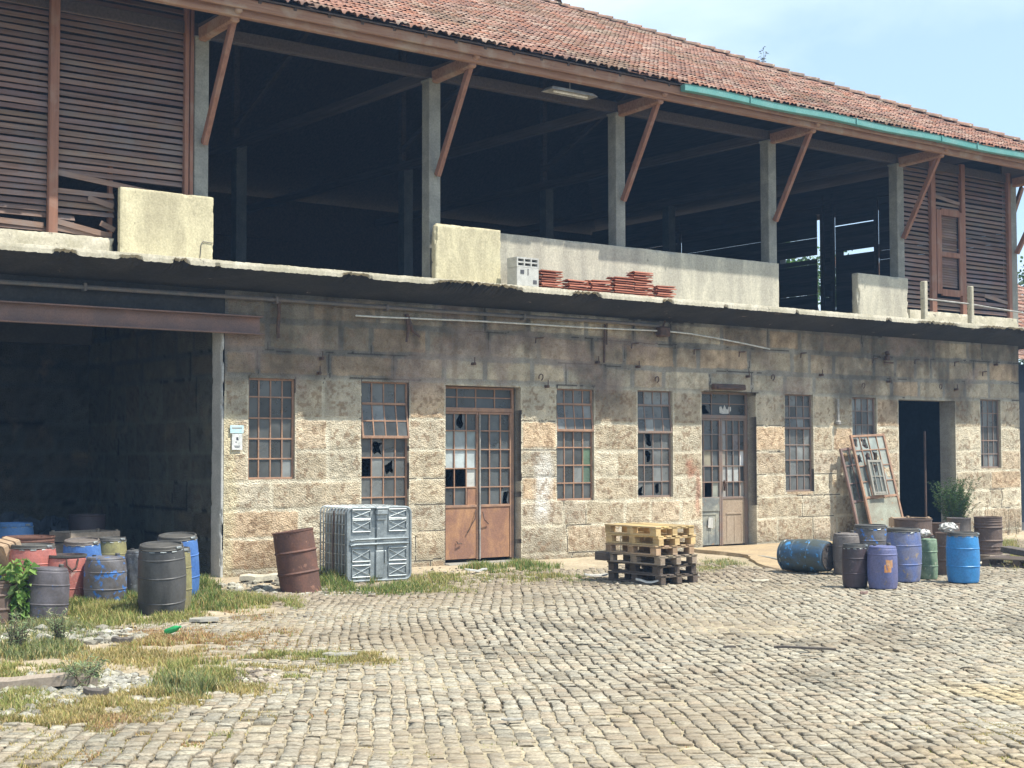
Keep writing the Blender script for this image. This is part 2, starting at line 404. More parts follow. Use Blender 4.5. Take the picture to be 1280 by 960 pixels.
WIN = dict(a=(11.02, 11.88, 1.57, 3.24), b=(13.17, 14.14, .95, 3.25), c=(17.48, 18.40, 1.09, 3.23), d=(19.53, 20.48, 1.11, 3.25),
           e=(23.78, 24.68, 1.15, 3.27), f=(25.98, 26.82, .95, 3.24), g=(30.71, 31.54, 1.61, 3.29))
DR1 = (14.92, 16.62, -.3, 3.21); DR2 = (21.29, 22.88, -.3, 3.26); DR3 = (27.60, 29.72, -.3, 3.22); GAR = (-1.0, 10.4, -.3, 3.95)
BIG = (-1.0, 10.38, -.3, 4.62)
TINTS = np.array([(.58, .475, .34), (.61, .52, .375), (.52, .46, .35), (.60, .46, .31), (.64, .57, .43), (.55, .48, .36), (.51, .44, .335), (.58, .495, .36)])
COURSES = [-.3, .09, .61, 1.07, 1.53, 2.03, 2.58, 3.27, 3.70, 4.20, 4.66]

def stone_panel(name, x0, x1, z0, z1, res, openings, place, seed=0, thick=.45, courses=COURSES, rough=1.0, dark=1.0, revealmat=None, wallpaint=True):
    def lines(a, b, ed):
        L = np.arange(a, b+res*.5, res); L[-1] = b
        for e in ed:
            if a < e < b:
                L = L[np.abs(L-e) > res*.6]; L = np.append(L, e)
        return np.unique(np.round(L, 5))
    U = lines(x0, x1, [o[0] for o in openings]+[o[1] for o in openings])
    W = lines(z0, z1, [o[2] for o in openings]+[o[3] for o in openings])
    nu, nw = len(U), len(W)
    u, wz = np.meshgrid(U, W, indexing='ij')
    ju = u+(fbm(u*6, wz*6, seed+1)-.5)*.03; jw = wz+(fbm(u*5, wz*5, seed+2)-.5)*.03+(vnoise(u*.35, wz*0+seed)-.5)*.05
    rs = np.random.RandomState(seed+3)
    C = np.array(courses)
    k = np.clip(np.searchsorted(C, jw)-1, 0, len(C)-2)
    dz = np.minimum(jw-C[k], C[k+1]-jw)
    tint = np.zeros(u.shape+(3,)); dx = np.zeros(u.shape); bid = np.zeros(u.shape)
    for ci in range(len(C)-1):
        za, zb = C[ci], C[ci+1]; forced = []
        for o in openings:
            if o[2] < zb-.12 and o[3] > za+.12: forced += [o[0], o[1]]
        forced = sorted(f for f in forced if x0 < f < x1)
        sp = [x0]; marks = forced+[x1]
        for mk in marks:
            while mk-sp[-1] > 1.75: sp.append(sp[-1]+rs.uniform(.55, 1.5))
            gap = mk-sp[-1]
            if gap > 1.05 and rs.rand() < .55: sp.append(sp[-1]+gap*rs.uniform(.35, .65))
            sp.append(mk)
        sp = np.array(sp); m = (k == ci)
        b = np.clip(np.searchsorted(sp, ju[m])-1, 0, len(sp)-2)
        d = np.minimum(ju[m]-sp[b], sp[b+1]-ju[m]); dx[m] = d; bid[m] = ci*100+b
        tb = TINTS[rs.randint(0, len(TINTS), len(sp))]*rs.uniform(.8, 1.1, (len(sp), 1))
        tint[m] = tb[b]
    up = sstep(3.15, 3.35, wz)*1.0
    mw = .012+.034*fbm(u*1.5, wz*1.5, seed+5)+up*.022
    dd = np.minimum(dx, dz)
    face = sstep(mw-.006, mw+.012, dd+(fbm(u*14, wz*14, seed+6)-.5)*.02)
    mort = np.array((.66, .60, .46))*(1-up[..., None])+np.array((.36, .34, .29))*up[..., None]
    col = mort*(1-face[..., None])+tint*face[..., None]
    # crack lines in the joints here and there
    crack = (dd < .010) & (fbm(u*.9, wz*.9, seed+8) > .56)
    col = np.where(crack[..., None], np.array((.07, .06, .05)), col)
    if wallpaint:
        # sooty marks and painted-in shade of the upper wall, streaks under the slab, whitewash and red paint marks
        soot_shade = sstep(.42, .7, fbm(u*.8, wz*.7, seed+9)+.22*sstep(3.2, 4.6, wz)+.26*sstep(17, 11, u)*sstep(2.7, 3.5, wz))
        soot_shade = soot_shade*(.55+.9*fbm(u*7, wz*5, seed+24)); soot_shade = np.clip(soot_shade+.35*sstep(15.5, 10.5, u)*sstep(3.2, 4.2, wz), 0, 1); col = col*(1-.62*soot_shade[..., None]*sstep(2.4, 3.2, wz)[..., None])+np.array((.035, .034, .033))*soot_shade[..., None]*sstep(2.4, 3.2, wz)[..., None]
        st = sstep(.60, .75, fbm(u*3.2, wz*.35, seed+10))*sstep(1.9, 4.2, wz)
        col = col*(1-.28*st[..., None])
        pinkish = sstep(.58, .7, fbm(u*.9, wz*1.1, seed+13))*sstep(2.7, 3.3, wz)
        col = col*(1-.5*pinkish[..., None])+np.array((.17, .13, .11))*pinkish[..., None]
        wh = sstep(.35, .05, np.abs(u-17.13)+(fbm(u*8, wz*3, seed+11)-.5)*.35)*sstep(.55, 1.0, wz)*sstep(2.2, 1.75, wz)
        col = col*(1-.8*wh[..., None])+np.array((.74, .72, .66))*.8*wh[..., None]
        rd = sstep(.22, .05, np.hypot(u-20.95, (wz-1.65)*.7)+(fbm(u*9, wz*9, seed+12)-.5)*.25)
        rd = np.maximum(rd, .8*sstep(.09, .02, np.abs(u-21.16)+(fbm(u*9, wz*5, seed+12)-.5)*.1)*sstep(.6, .9, wz)*sstep(1.8, 1.5, wz))
        col = col*(1-.6*rd[..., None])+np.array((.42, .12, .07))*.6*rd[..., None]
        # painted cream edge beside the garage jamb
        ed = sstep(10.86, 10.72, u+(fbm(u*3, wz*3, 21)-.5)*.2)*sstep(2.75, 2.5, wz)
        col = col*(1-.7*ed[..., None])+np.array((.66, .58, .38))*.7*ed[..., None]
        foot_tone = sstep(.5, .1, wz+(fbm(u*2, wz*2, 31)-.5)*.5)
        col = col*(1-.35*foot_tone[..., None])  # wall gets darker towards its foot
        # iron holes
    pit = sstep(.60, .68, vnoise(u*21, wz*21, seed+17)*.6+vnoise(u*9, wz*9, seed+18)*.4)*face*(1-.5*up)
    col = col*(1-.55*pit[..., None])+np.array((.22, .13, .07))*.55*pit[..., None]
    col = col*(.82+.36*vnoise(u*6, wz*6, seed+19)[..., None])
    col = col*np.array(dark)  # interior panels have their shade multiplied into the stone colour
    disp = (face*(.0+.010*fbm(u*2.4, wz*2.4, seed+14))+(fbm(u*13, wz*13, seed+15)-.5)*.032*(face*.8+.2)*(1-.5*up)+(fbm(u*4, wz*4, seed+16)-.5)*.014)*rough
    rb = vnoise(bid*3.1, bid*1.7, 3); disp = disp+rb*.005*face*rough
    for o in openings:       # clean arrises round the openings
        d = np.maximum(np.maximum(o[0]-u, u-o[1]), np.maximum(o[2]-wz, wz-o[3]))
        disp = np.where(np.abs(d) < .03, disp*.35, disp)
    X = np.array(place(u, wz, disp)); V = np.moveaxis(X, 0, -1).reshape(-1, 3)
    idx = np.arange(nu*nw).reshape(nu, nw)
    uc = (U[:-1]+U[1:])/2; wc = (W[:-1]+W[1:])/2
    keep = np.ones((nu-1, nw-1), bool)
    for o in openings: keep &= ~((uc[:, None] > o[0]) & (uc[:, None] < o[1]) & (wc[None] > o[2]) & (wc[None] < o[3]))
    a = idx[:-1, :-1][keep]; b = idx[1:, :-1][keep]; c = idx[1:, 1:][keep]; d = idx[:-1, 1:][keep]
    F = np.stack([a, b, c, d], 1)
    colf = col.reshape(-1, 3)
    VV = [V]; FF = [F]; CC = [colf]; base = len(V)
    for o in openings:       # reveals
        i0 = np.argmin(abs(U-max(o[0], x0))); i1 = np.argmin(abs(U-min(o[1], x1))); j0 = np.argmin(abs(W-max(o[2], z0))); j1 = np.argmin(abs(W-min(o[3], z1)))
        per = []
        if o[2] > z0: per.append([idx[i, j0] for i in range(i1, i0-1, -1)])
        per.append([idx[i0, j] for j in range(j0, j1+1)] if o[0] > x0 else [])
        per.append([idx[i, j1] for i in range(i0, i1+1)] if o[3] < z1 else [])
        per.append([idx[i1, j] for j in range(j1, j0-1, -1)] if o[1] < x1 else [])
        for run in per:
            if len(run) < 2: continue
            run = np.array(run); n = len(run); lay = []
            uu = u.ravel()[run]; ww = wz.ravel()[run]
            for q in (0, thick*.5, thick):
                lay.append(np.moveaxis(np.array(place(uu, ww, (-q+0*uu) if q else disp.ravel()[run])), 0, -1))
            vs = np.concatenate(lay); VV.append(vs); rc = (np.array((.40, .38, .33))*(.75+.5*fbm(uu*3+ww*2, ww*4, 33)[:, None])*np.array(dark)); CC.append(np.concatenate([colf[run], rc, rc]))
            i = np.arange(n-1)
            for L in (0, 1):
                FF.append(np.stack([base+L*n+i, base+L*n+i+1, base+(L+1)*n+i+1, base+(L+1)*n+i], 1))
            base += 3*n
    return np_mesh(name, np.concatenate(VV), np.concatenate(FF), revealmat or M['stone'], smooth=True, col=np.concatenate(CC))

ops = [WIN[k] for k in 'abcdefg']+[DR1, DR2, DR3]
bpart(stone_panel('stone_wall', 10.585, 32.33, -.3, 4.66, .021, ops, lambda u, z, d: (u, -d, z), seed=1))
# side face of the corner, turned away from the yard (right end wall) and interior walls
bpart(stone_panel('stone_wall', 0.0, 16.5, -.3, 4.66, .08, [], lambda u, z, d: (32.33+d, u, z), seed=4))
bpart(stone_panel('stone_wall', 0.34, 6.0, -.3, 4.66, .05, [], lambda u, z, d: (10.61-d, u, z), seed=5, dark=(.20, .235, .25), wallpaint=False))     # garage side wall, interior shade multiplied into its stone colour
bpart(stone_panel('stone_wall', -2.0, 32.3, -.3, 4.66, .09, [], lambda u, z, d: (u, 6.0-d, z), seed=6, dark=(.13, .16, .19), wallpaint=False))       # back of the ground floor rooms, darkened in colour for their shade
bpart(stone_panel('stone_wall', -6.0, -1.0, -.3, 4.66, .06, [], lambda u, z, d: (u, -d, z), seed=7))
for q in ((10.9, .45, -.3, 11.0, 5.95, 4.6), (-1.2, .02, -.3, -1.0, 5.98, 4.66), (32.05, .45, -.3, 32.2, 5.95, 4.66), (26.95, .45, -.3, 27.1, 5.95, 4.66)):
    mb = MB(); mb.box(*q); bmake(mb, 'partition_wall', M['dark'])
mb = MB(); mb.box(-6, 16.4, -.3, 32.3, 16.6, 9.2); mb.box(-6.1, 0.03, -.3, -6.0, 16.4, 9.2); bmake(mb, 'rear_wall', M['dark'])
# cream painted garage jamb
mb = MB(); pass
bpart(rough_block('garage_jamb', 10.53, -.012, -.3, 10.585, .36, 4.24, M['plaster'], None, .03, .008, .05, 17))
# lintels of the garage
mb = MB()
mb.box(-1.2, .01, 4.24, 10.583, .40, 4.66)
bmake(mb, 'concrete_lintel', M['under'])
mb = MB()
for z in (3.955, 4.235): mb.rbox((5.1, -.08, z), (12.2, .16, .022), bev=.004)
mb.rbox((5.1, -.02, 4.095), (12.2, .012, .262))
mb.tube([(-1, -.17, 3.95), (5, -.172, 3.949), (11.2, -.17, 3.948)], .011, 6)
bmake(mb, 'steel_lintel', M['redsteel'])
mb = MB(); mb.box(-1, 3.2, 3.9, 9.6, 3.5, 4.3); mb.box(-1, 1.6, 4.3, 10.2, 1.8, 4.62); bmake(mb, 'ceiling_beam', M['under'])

# concrete floor slab with the tapering balcony lip
def build_slab():
    xs = np.arange(-6.2, 33.35, .028); n = len(xs)
    rough = fbm(xs*9, xs*0, 2)-.5; fine = fbm(xs*30, xs*0+3, 4)-.5
    chip = np.zeros(n)
    for (a, b, d) in ((7.35, 7.75, .07), (8.35, 8.75, .06), (9.2, 9.5, .07), (9.9, 10.0, .03), (12.15, 12.75, .08), (13.9, 15.95, .105), (17.0, 17.75, .09), (19.25, 19.55, .07), (20.9, 21.05, .04), (23.0, 23.1, .04), (25.9, 26.1, .05), (26.9, 28.6, .05), (29.2, 33, .085)):
        t = np.clip((xs-a)/(b-a), 0, 1); e = np.clip(np.minimum(t, 1-t)*6, 0, 1)*(t > 0)*(t < 1)
        chip = np.maximum(chip, e*(d+.05*(fbm(xs*7, xs*0+9, 7)-.5)+.03*fine))
    jag = (np.random.RandomState(3).rand(n)-.5)
    zl = 4.872+chip*(.75+jag*.35+fine*.6)+fine*.022+jag*.004                # lower arris of the lip
    yl = -1.05+chip*(.9+jag*.7)+rough*.02
    prof = []
    zt = 4.99+(fbm(xs*2.5, xs*0+5, 3)-.5)*.02+fine*.012
    one = np.ones(n)
    prof.append((yl*0+16.4, 4.99*one)); prof.append((-.3*one, 4.99*one)); prof.append((-.98+rough*.02, zt)); prof.append((-1.04+rough*.02, zt-.012))
    prof.append((-1.048+rough*.02+chip*.1, (zt+zl)/2)); prof.append((yl+.004, zl)); prof.append((yl+.05+chip*.9, 4.868-.0*chip+chip*.12))
    for q in (.25, .5, .75, 1.0): prof.append(((-1.0+chip*.9)*(1-q)+.03*q+0*xs, 4.865*(1-q)+4.65*q+(fbm(xs*3+q*7, xs*0+q*9, 8)-.5)*.012))
    prof.append((6.0*one, 4.62*one))
    V = np.stack([np.stack([xs, p[0], p[1]], 1) for p in prof], 1).reshape(-1, 3); P_ = len(prof)
    i = np.arange(n-1)[:, None]; j = np.arange(P_-1)[None]
    F = np.stack([i*P_+j, i*P_+j+1, (i+1)*P_+j+1, (i+1)*P_+j], -1).reshape(-1, 4)
    mi = np.tile(np.array([0, 0, 0, 0, 0, 1, 1, 1, 1, 1, 1]), n-1)
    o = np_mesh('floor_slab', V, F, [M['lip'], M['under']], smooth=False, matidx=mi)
    return bpart(o)
build_slab()
# end cap of the slab
mb = MB(); mb.box(33.2, -.9, 4.7, 33.32, 16.4, 4.985); bmake(mb, 'slab_end', M['lip'])

# kerb under the louvres, parapets
bpart(rough_block('sill_kerb', -6.3, -.13, 4.98, 8.66, .17, 5.32, M['lip'], None, .05, .02, .08, 3)); bpart(rough_block('sill_kerb', 27.95, -.1, 4.98, 32.2, .16, 5.33, M['lip'], None, .05, .016, .07, 4))
bpart(rough_block('parapet_panel', 8.675, -.295, 4.98, 10.245, -.185, 6.095, M['parapet'], None, .025, .010, .05, 11))
bpart(rough_block('parapet_panel', 14.49, -.31, 4.98, 15.94, -.17, 6.075, M['parapet'], None, .025, .010, .045, 12))
bpart(rough_block('parapet_wall', 15.99, -.09, 4.98, 23.55, .07, 6.065, M['parapet2'], None, .035, .008, .035, 13))
bpart(rough_block('parapet_wall', 26.11, -.11, 4.98, 27.89, .09, 6.05, M['parapet2'], None, .03, .008, .05, 14))
mb = MB()
for pts in (((10.02, -.305, 5.32), (10.05, -.305, 5.36), (10.22, -.305, 5.35)), ((10.0, -.305, 5.1), (10.02, -.305, 5.32))): mb.tube(pts, .006, 5)
bmake(mb, 'render_crack', M['ink'])

POSTX = [-3.15, 1.28, 5.71, 10.155, 14.69, 19.12, 23.465, 27.79, 32.24]
for i, x in enumerate(POSTX):
    mb = MB(); mb.rbox((x, .125, 6.86), (.245, .25, 3.76), bev=.012); mb.rbox((x, .125, 8.72), (.27, .3, .05), bev=.01)
    bmake(mb, 'post', M['post'])
for x in POSTX:
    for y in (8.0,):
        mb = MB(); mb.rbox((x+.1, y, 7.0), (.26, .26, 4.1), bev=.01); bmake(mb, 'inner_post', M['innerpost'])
# thin wall returns at the posts 5 (boarded side of post)
# louvres ------------------------------------------------------------
def slats(mb, x0, x1, z0, z1, pitch=.1, y=.07, miss=(), special=None):
    k = 0; z = z0
    while z < z1:
        c = random.uniform(.75, 1.2); mb.col = (c, c*random.uniform(.93, 1.02), c*random.uniform(.9, 1.05))
        a = x0; b = x1
        skip = False
        for (ma, mb_, zz) in miss:
            if abs(zz-z) < pitch*.5: a, b = ma, mb_; skip = ma is None
        if not skip:
            j = random.uniform(-.006, .006); j2 = random.uniform(-.008, .008)
            t = math.radians(random.uniform(24, 34))
            hh = .088; dy = hh*math.sin(t)/2; dzz = hh*math.cos(t)/2
            s = -.010
            for side in (0,):
                vs = []
                nseg = max(1, int((b-a)/.6)); 
                for q in range(nseg+1):
                    x = a+(b-a)*q/nseg; zz = z+j+(j2-j)*q/nseg+random.uniform(-.0025, .0025)
                    vs += [(x, y-dy, zz-dzz), (x, y+dy, zz+dzz), (x, y+dy+.012, zz+dzz-.006), (x, y-dy+.012, zz-dzz-.004)]
                fs = []
                for q in range(nseg):
                    for e in range(4): fs.append((q*4+e, q*4+(e+1) % 4, q*4+4+(e+1) % 4, q*4+4+e))
                fs += [(0, 1, 2, 3), tuple(nseg*4+e for e in (3, 2, 1, 0))]
                mb.add(vs, fs)
        z += pitch; k += 1
    mb.col = (1, 1, 1)
mb = MB()
for (a, b) in ((-3.0, 1.15), (1.4, 5.6)): slats(mb, a, b, 5.4, 9.15)
slats(mb, 5.84, 7.66, 5.4, 9.15, miss=((None, None, 5.5),))
slats(mb, 7.8, 9.86, 5.4, 9.15, miss=((None, None, 5.4), (7.8, 8.1, 5.5), (7.8, 8.1, 5.6), (7.8, 8.72, 5.7), (7.8, 8.72, 5.8), (7.8, 8.72, 5.9), (7.8, 8.72, 6.0), (None, None, 6.1), (None, None, 6.2)))
for (p0, p1) in (((7.8, .03, 5.52), (8.66, 0, 5.36)), ((7.8, .05, 5.42), (8.6, .04, 5.35)), ((7.82, .04, 6.27), (9.84, .03, 6.06)), ((8.3, .05, 5.93), (8.7, .03, 5.83)), ((8.5, .05, 5.56), (8.72, .02, 5.46)), ((5.9, .03, 5.49), (7.62, .05, 5.44))):
    mb.beam(p0, p1, .016, .085, bev=.002)
screen = bmake(mb, 'louvred_screen', M['slat'])
def sub(mb, name, mat, parent):
    o = mb.build(name, mat, parent); return o
for (a, b, y0) in ((7.655, 7.80, -.06), (9.86, 9.93, -.02), (9.955, 10.02, .0), (5.6, 5.7, -.03), (1.3, 1.4, -.03)):
    mb = MB(); mb.rbox(((a+b)/2, y0+.06, 7.3), (b-a, .1, 3.98), bev=.008); sub(mb, 'mullion', M['redwood'], screen)
mb = MB(); mb.box(8.66, .12, 5.3, 8.72, .2, 6.5); sub(mb, 'inner_stud', M['redwood'], screen)
mb = MB()
slats(mb, 27.93, 28.9, 5.44, 8.95, .108, miss=())
slats(mb, 29.1, 30.08, 7.86, 8.95, .108, miss=((None, None, 8.1),)); slats(mb, 29.3, 29.98, 6.0, 7.7, .06, miss=())
slats(mb, 29.1, 30.08, 5.44, 5.74, .108)
slats(mb, 30.24, 31.98, 5.44, 8.95, .108, miss=((30.24, 31.1, 5.764),))
for (p0, p1) in (((31.05, .06, 5.85), (31.98, .04, 5.72)), ((29.1, .05, 8.13), (30.06, .03, 8.02))): mb.beam(p0, p1, .016, .085, bev=.002)
screen2 = bmake(mb, 'louvred_screen', M['slat'])
for (a, b, z0, z1) in ((28.9, 29.08, 5.3, 9.0), (30.08, 30.23, 5.3, 9.0), (31.98, 32.1, 5.3, 9.0)):
    mb = MB(); mb.rbox(((a+b)/2, .03, (z0+z1)/2), (b-a, .1, z1-z0), bev=.008); sub(mb, 'mullion', M['redwood'], screen2)
mb = MB()
for (x0, x1, z0, z1) in ((29.1, 29.28, 5.78, 7.8), (29.98, 30.08, 5.78, 7.8), (29.28, 29.98, 7.68, 7.84), (29.28, 29.98, 5.74, 5.9), (29.28, 29.98, 6.68, 6.8)): mb.rbox(((x0+x1)/2, .0, (z0+z1)/2), (x1-x0, .05, z1-z0), bev=.005)
sub(mb, 'hatch_frame', M['redwood'], screen2)

# end wall of the upper floor: boards with gaps the daylight comes through
mb = MB(); GY = [(.3, 4.2), (4.27, 5.74), (5.78, 6.16), (6.42, 7.95), (8.05, 12.0), (12.1, 16.3)]
for gi, (a, b) in enumerate(GY):
    z = 5.02
    while z < 9.3:
        c = random.uniform(.7, 1.1); mb.col = (c, c, c)
        aa, bb = a, b
        if gi == 1 and 7.50 < z < 7.62: aa, bb = 5.45, 5.74
        if gi == 3 and 7.50 < z < 7.62: z += .125; continue
        hgt = .134
        if gi == 1 and 8.22 < z < 8.34: hgt = .1
        if gi == 3 and (6.3 < z < 6.42 or 8.0 < z < 8.1): hgt = .118
        if random.random() < .05: hgt = .120
        mb.box(32.18, aa, z, 32.20, bb, z+hgt-random.uniform(0, .004)); z += .125
mb.col = (1, 1, 1)
for y in (4.2, 5.74, 6.12, 7.95, 12.0):
    mb.box(32.08, y, 5.0, 32.17, y+.1, 9.3)
for y in (.3,): mb.box(32.1, .3, 9.0, 32.2, 16.3, 9.5)
bmake(mb, 'boarded_end_wall', M['darkwood'])
mb = MB()
z = 5.0
while z < 9.2:
    x = -5.9
    while x < 32:
        L = 4.4
        h_ = .2
        if random.random() < .10: h_ = .188
        mb.box(x, 16.3, z, min(x+L, 32.1), 16.33, z+h_-.001); x += L
    z += .2
bmake(mb, 'rear_boarding', M['darkwood'])

# roof -----------------------------------------------------------------
TA = .49; EY = -1.5; EZ = 9.05; HX = 33.5; YR = 8.0
ca = 1/math.sqrt(1+TA*TA); sa = TA*ca
def tile_slope(O, U, S, Nn, ulen, slen, keep, name, seed, pu=.255, ps=.305):
    rs = np.random.RandomState(seed)
    nu = int(ulen/pu); ns = int(slen/ps)+1
    prof_u = np.array([0, .10, .20, .34, .50, .60, .74, .88, 1.0]); ph = np.array([-.012, -.012, .036, .052, .030, .030, .052, .036, -.012])
    nP = len(prof_u)
    I, J = np.meshgrid(np.arange(nu), np.arange(ns), indexing='ij'); I = I.ravel(); J = J.ravel()
    kp = np.array([keep((i+.5)*pu, (j+.5)*ps) for i, j in zip(I, J)]); I = I[kp]; J = J[kp]; n = len(I)
    u0 = I*pu+rs.normal(0, .006, n); s0 = J*ps+rs.normal(0, .010, n); lift = rs.normal(0, .004, n); tw = rs.normal(0, .012, n)
    rows = []
    for (ds, dh, cut) in ((0, .030, 0), (0, .046, 0), (ps+.03, .002, 0)):
        uu = u0[:, None]+prof_u[None]*pu*1.0+(tw[:, None]*(ds-ps/2)); hh = ph[None]*1.0+dh+lift[:, None]
        ss = (s0[:, None]+ds+0*uu)
        rows.append(np.array(O)+uu[..., None]*np.array(U)+ss[..., None]*np.array(S)+hh[..., None]*np.array(Nn))
    V = np.stack(rows, 1).reshape(-1, 3)
    b = (np.arange(n)*3*nP)[:, None, None]; r = np.array([0, 1])[None, :, None]; q = np.arange(nP-1)[None, None]
    F = np.stack([b+r*nP+q, b+r*nP+q+1, b+(r+1)*nP+q+1, b+(r+1)*nP+q], -1).reshape(-1, 4)
    base = np.array([(.33, .175, .125), (.35, .20, .15), (.29, .16, .12), (.39, .26, .20), (.24, .15, .12), (.34, .165, .11), (.31, .19, .145)])
    c = base[rs.randint(0, 7, n)]*rs.uniform(.82, 1.12, (n, 1))
    pat = fbm(u0*.5, s0*.5, seed)[:, None]
    c = c*(.75+.5*pat)
    mo = sstep(.56, .70, fbm(u0*.9, s0*.9, seed+7))[:, None]; c = c*(1-.45*mo)+np.array((.17, .14, .09))*.45*mo
    slip = rs.rand(n) < .012; s0 = s0-slip*.07; tw = tw+slip*rs.normal(0, .06, n)
    lich = (rs.rand(n, 1) < .12)*.4; c = c*(1-lich)+np.array((.44, .37, .30))*lich
    col = np.repeat(c, 3*nP, 0)
    hum = np.tile(np.tile(ph/.062, 3), n)[:, None]
    return np_mesh(name, V, F, M['tile'], smooth=True, col=col)
tiles = bpart(tile_slope((-8, EY, EZ), (1, 0, 0), (0, ca, sa), (0, -sa, ca), HX+8, 9.5/ca, lambda u, s: (-8+u) < HX-.05-s*ca, 'roof', 3))
def rsub(mb, name, mat): return sub(mb, name, mat, tiles)
o = tile_slope((HX, EY, EZ), (0, 1, 0), (-ca, 0, sa), (sa, 0, ca), 19.0, 9.5/ca, lambda u, s: s*ca < u-.05 and s*ca < 19-u, 'side_slope_tiles', 4); o.parent = tiles
# sheathing under the tiles
mb = MB()
def quad(mb, a, b, c, d, th=.02):
    n = (Vector(b)-Vector(a)).cross(Vector(d)-Vector(a)).normalized()*th
    vs = [Vector(p) for p in (a, b, c, d)]; vs += [p-n for p in vs]
    mb.add(vs, [(0, 1, 2, 3), (7, 6, 5, 4), (0, 4, 5, 1), (1, 5, 6, 2), (2, 6, 7, 3), (3, 7, 4, 0)])
dz = -.02
RZ = EZ+9.5*TA
quad(mb, (-8, EY+.06, EZ+dz+.03), (HX-.06, EY+.06, EZ+dz+.03), (HX-9.5, YR, RZ+dz), (-8, YR, RZ+dz))
quad(mb, (HX-.06, EY+.06, EZ+dz+.03), (HX-.06, 17.5, EZ+dz+.03), (HX-9.5, YR, RZ+dz), (HX-9.501, YR, RZ+dz))
quad(mb, (HX-.06, 17.5, EZ+dz), (-8, 17.5, EZ+dz), (-8, YR, RZ+dz), (HX-9.5, YR, RZ+dz))
rsub(mb, 'roof_boards', M['darkwood'])
# hip and ridge caps
mb = MB()
def caps(p0, p1, step=.40):
    p0 = Vector(p0); p1 = Vector(p1); d = p1-p0; L = d.length; d.normalize(); side = d.cross(Vector((0, 0, 1))).normalized(); upv = side.cross(d)
    k = 0
    while k*step < L:
        a = p0+d*(k*step-.02); b = p0+d*((k+1)*step+.05); r0 = .13*random.uniform(.96, 1.06); r1 = .105
        j = side*random.uniform(-.012, .012)+upv*random.uniform(-.008, .012)
        vs = []
        for (c, r, l) in ((a, r0, .035), (b, r1, 0.0)):
            for t in range(9):
                an = PI*(t/8); vs.append(c+j+side*math.cos(an)*r+upv*(math.sin(an)*r*.8+l))
        for t in range(9):
            an = PI*(t/8); vs.append(a+j+side*math.cos(an)*(r0-.02)+upv*(math.sin(an)*(r0-.02)*.8+.03))
        fs = [(t, t+1, 10+t, 9+t) for t in range(8)]+[(18+t, 19+t, t+1, t) for t in range(8)]
        cc = random.uniform(.75, 1.2); mb.col = (cc, cc*.97, cc*.94)
        mb.add(vs, fs, True); k += 1
caps((HX+.02, EY-.02, EZ+.05), (HX-9.5, YR, RZ+.05)); caps((HX-9.5, YR, RZ+.05), (-8, YR, RZ+.05)); caps((HX+.02, 17.5, EZ+.05), (HX-9.5, YR, RZ+.05))
rsub(mb, 'hip_cap', M['lichen'])
# fascia beams at the eave
mb = MB(); mb.rbox((12.7, EY+.16, EZ-.085), (41.4, .05, .17), bev=.01)
rsub(mb, 'fascia_board', M['fascia'])
mb = MB(); mb.rbox((12.7, EY+.30, EZ-.20), (41.3, .12, .15), bev=.012); rsub(mb, 'eaves_beam', M['fascia'])
mb = MB(); mb.rbox((HX-.16, 8, EZ-.085), (.05, 18.7, .17), bev=.01); rsub(mb, 'fascia_board', M['fascia'])
mb = MB()
for yy in (-.55, .55, 1.7, 2.9, 4.1, 5.3, 6.5, 7.7):
    z = EZ+(yy-EY)*TA-.11; mb.rbox((12.6, yy, z), (2*(HX-1.0-(yy-EY)-12.6), .09, .12), bev=.008)
rsub(mb, 'purlin', M['darkwood'])
mb = MB()
x = -7.5
while x < 33:
    x += .62
    ymax = min(YR, EY+(HX-x)) if x > HX-9.5 else YR
    if ymax > EY+.8: mb.beam((x, EY+.12, EZ-.05+.06*TA), (x, ymax-.1, EZ-.06+(ymax-.1-EY)*TA), .06, .07, bev=.004)
rsub(mb, 'rafter', M['darkwood'])
# wall plate, tie beams, outlookers, struts
mb = MB(); mb.rbox((14.6, .12, 8.86), (35.6, .16, .2), bev=.01); bmake(mb, 'wall_plate', M['darkwood'])
for x in POSTX:
    mb = MB()
    mb.beam((x, 16.2, 8.99), (x, -.9, 8.84), .14, .2); 
    if x < 25: mb.beam((x, -.2, 9.45), (x, 7.9, 9.45+8.1*.475), .12, .17); mb.beam((x, 8, 9.0), (x, 8, 13.4), .14, .14, up=(0, 1, 0)); mb.beam((x, 8, 9.3), (x, 3.6, 11.2), .1, .12)
    bmake(mb, 'roof_truss', M['darkwood'])
    mb = MB(); mb.beam((x, .02, 8.78), (x, -1.20, 8.82), .15, .24, bev=.03); mb.beam((x, -1.0, 8.80), (x, -1.33, 8.89), .12, .12, bev=.03)
    bmake(mb, 'outlooker', M['fascia'])
    mb = MB(); mb.beam((x+.02, -.05, 6.98), (x+.02, -1.06, 8.74), .11, .09, up=(1, 0, 0), bev=.008); bmake(mb, 'strut', M['redwood'])
mb = MB(); mb.beam((32.4, .5, 7.1), (33.35, .5, 8.85), .11, .09, up=(0, 1, 0)); bmake(mb, 'strut', M['fascia']); mb = MB(); mb.beam((32.4, 4.6, 7.1), (33.35, 4.6, 8.85), .11, .09, up=(0, 1, 0)); bmake(mb, 'strut', M['fascia'])
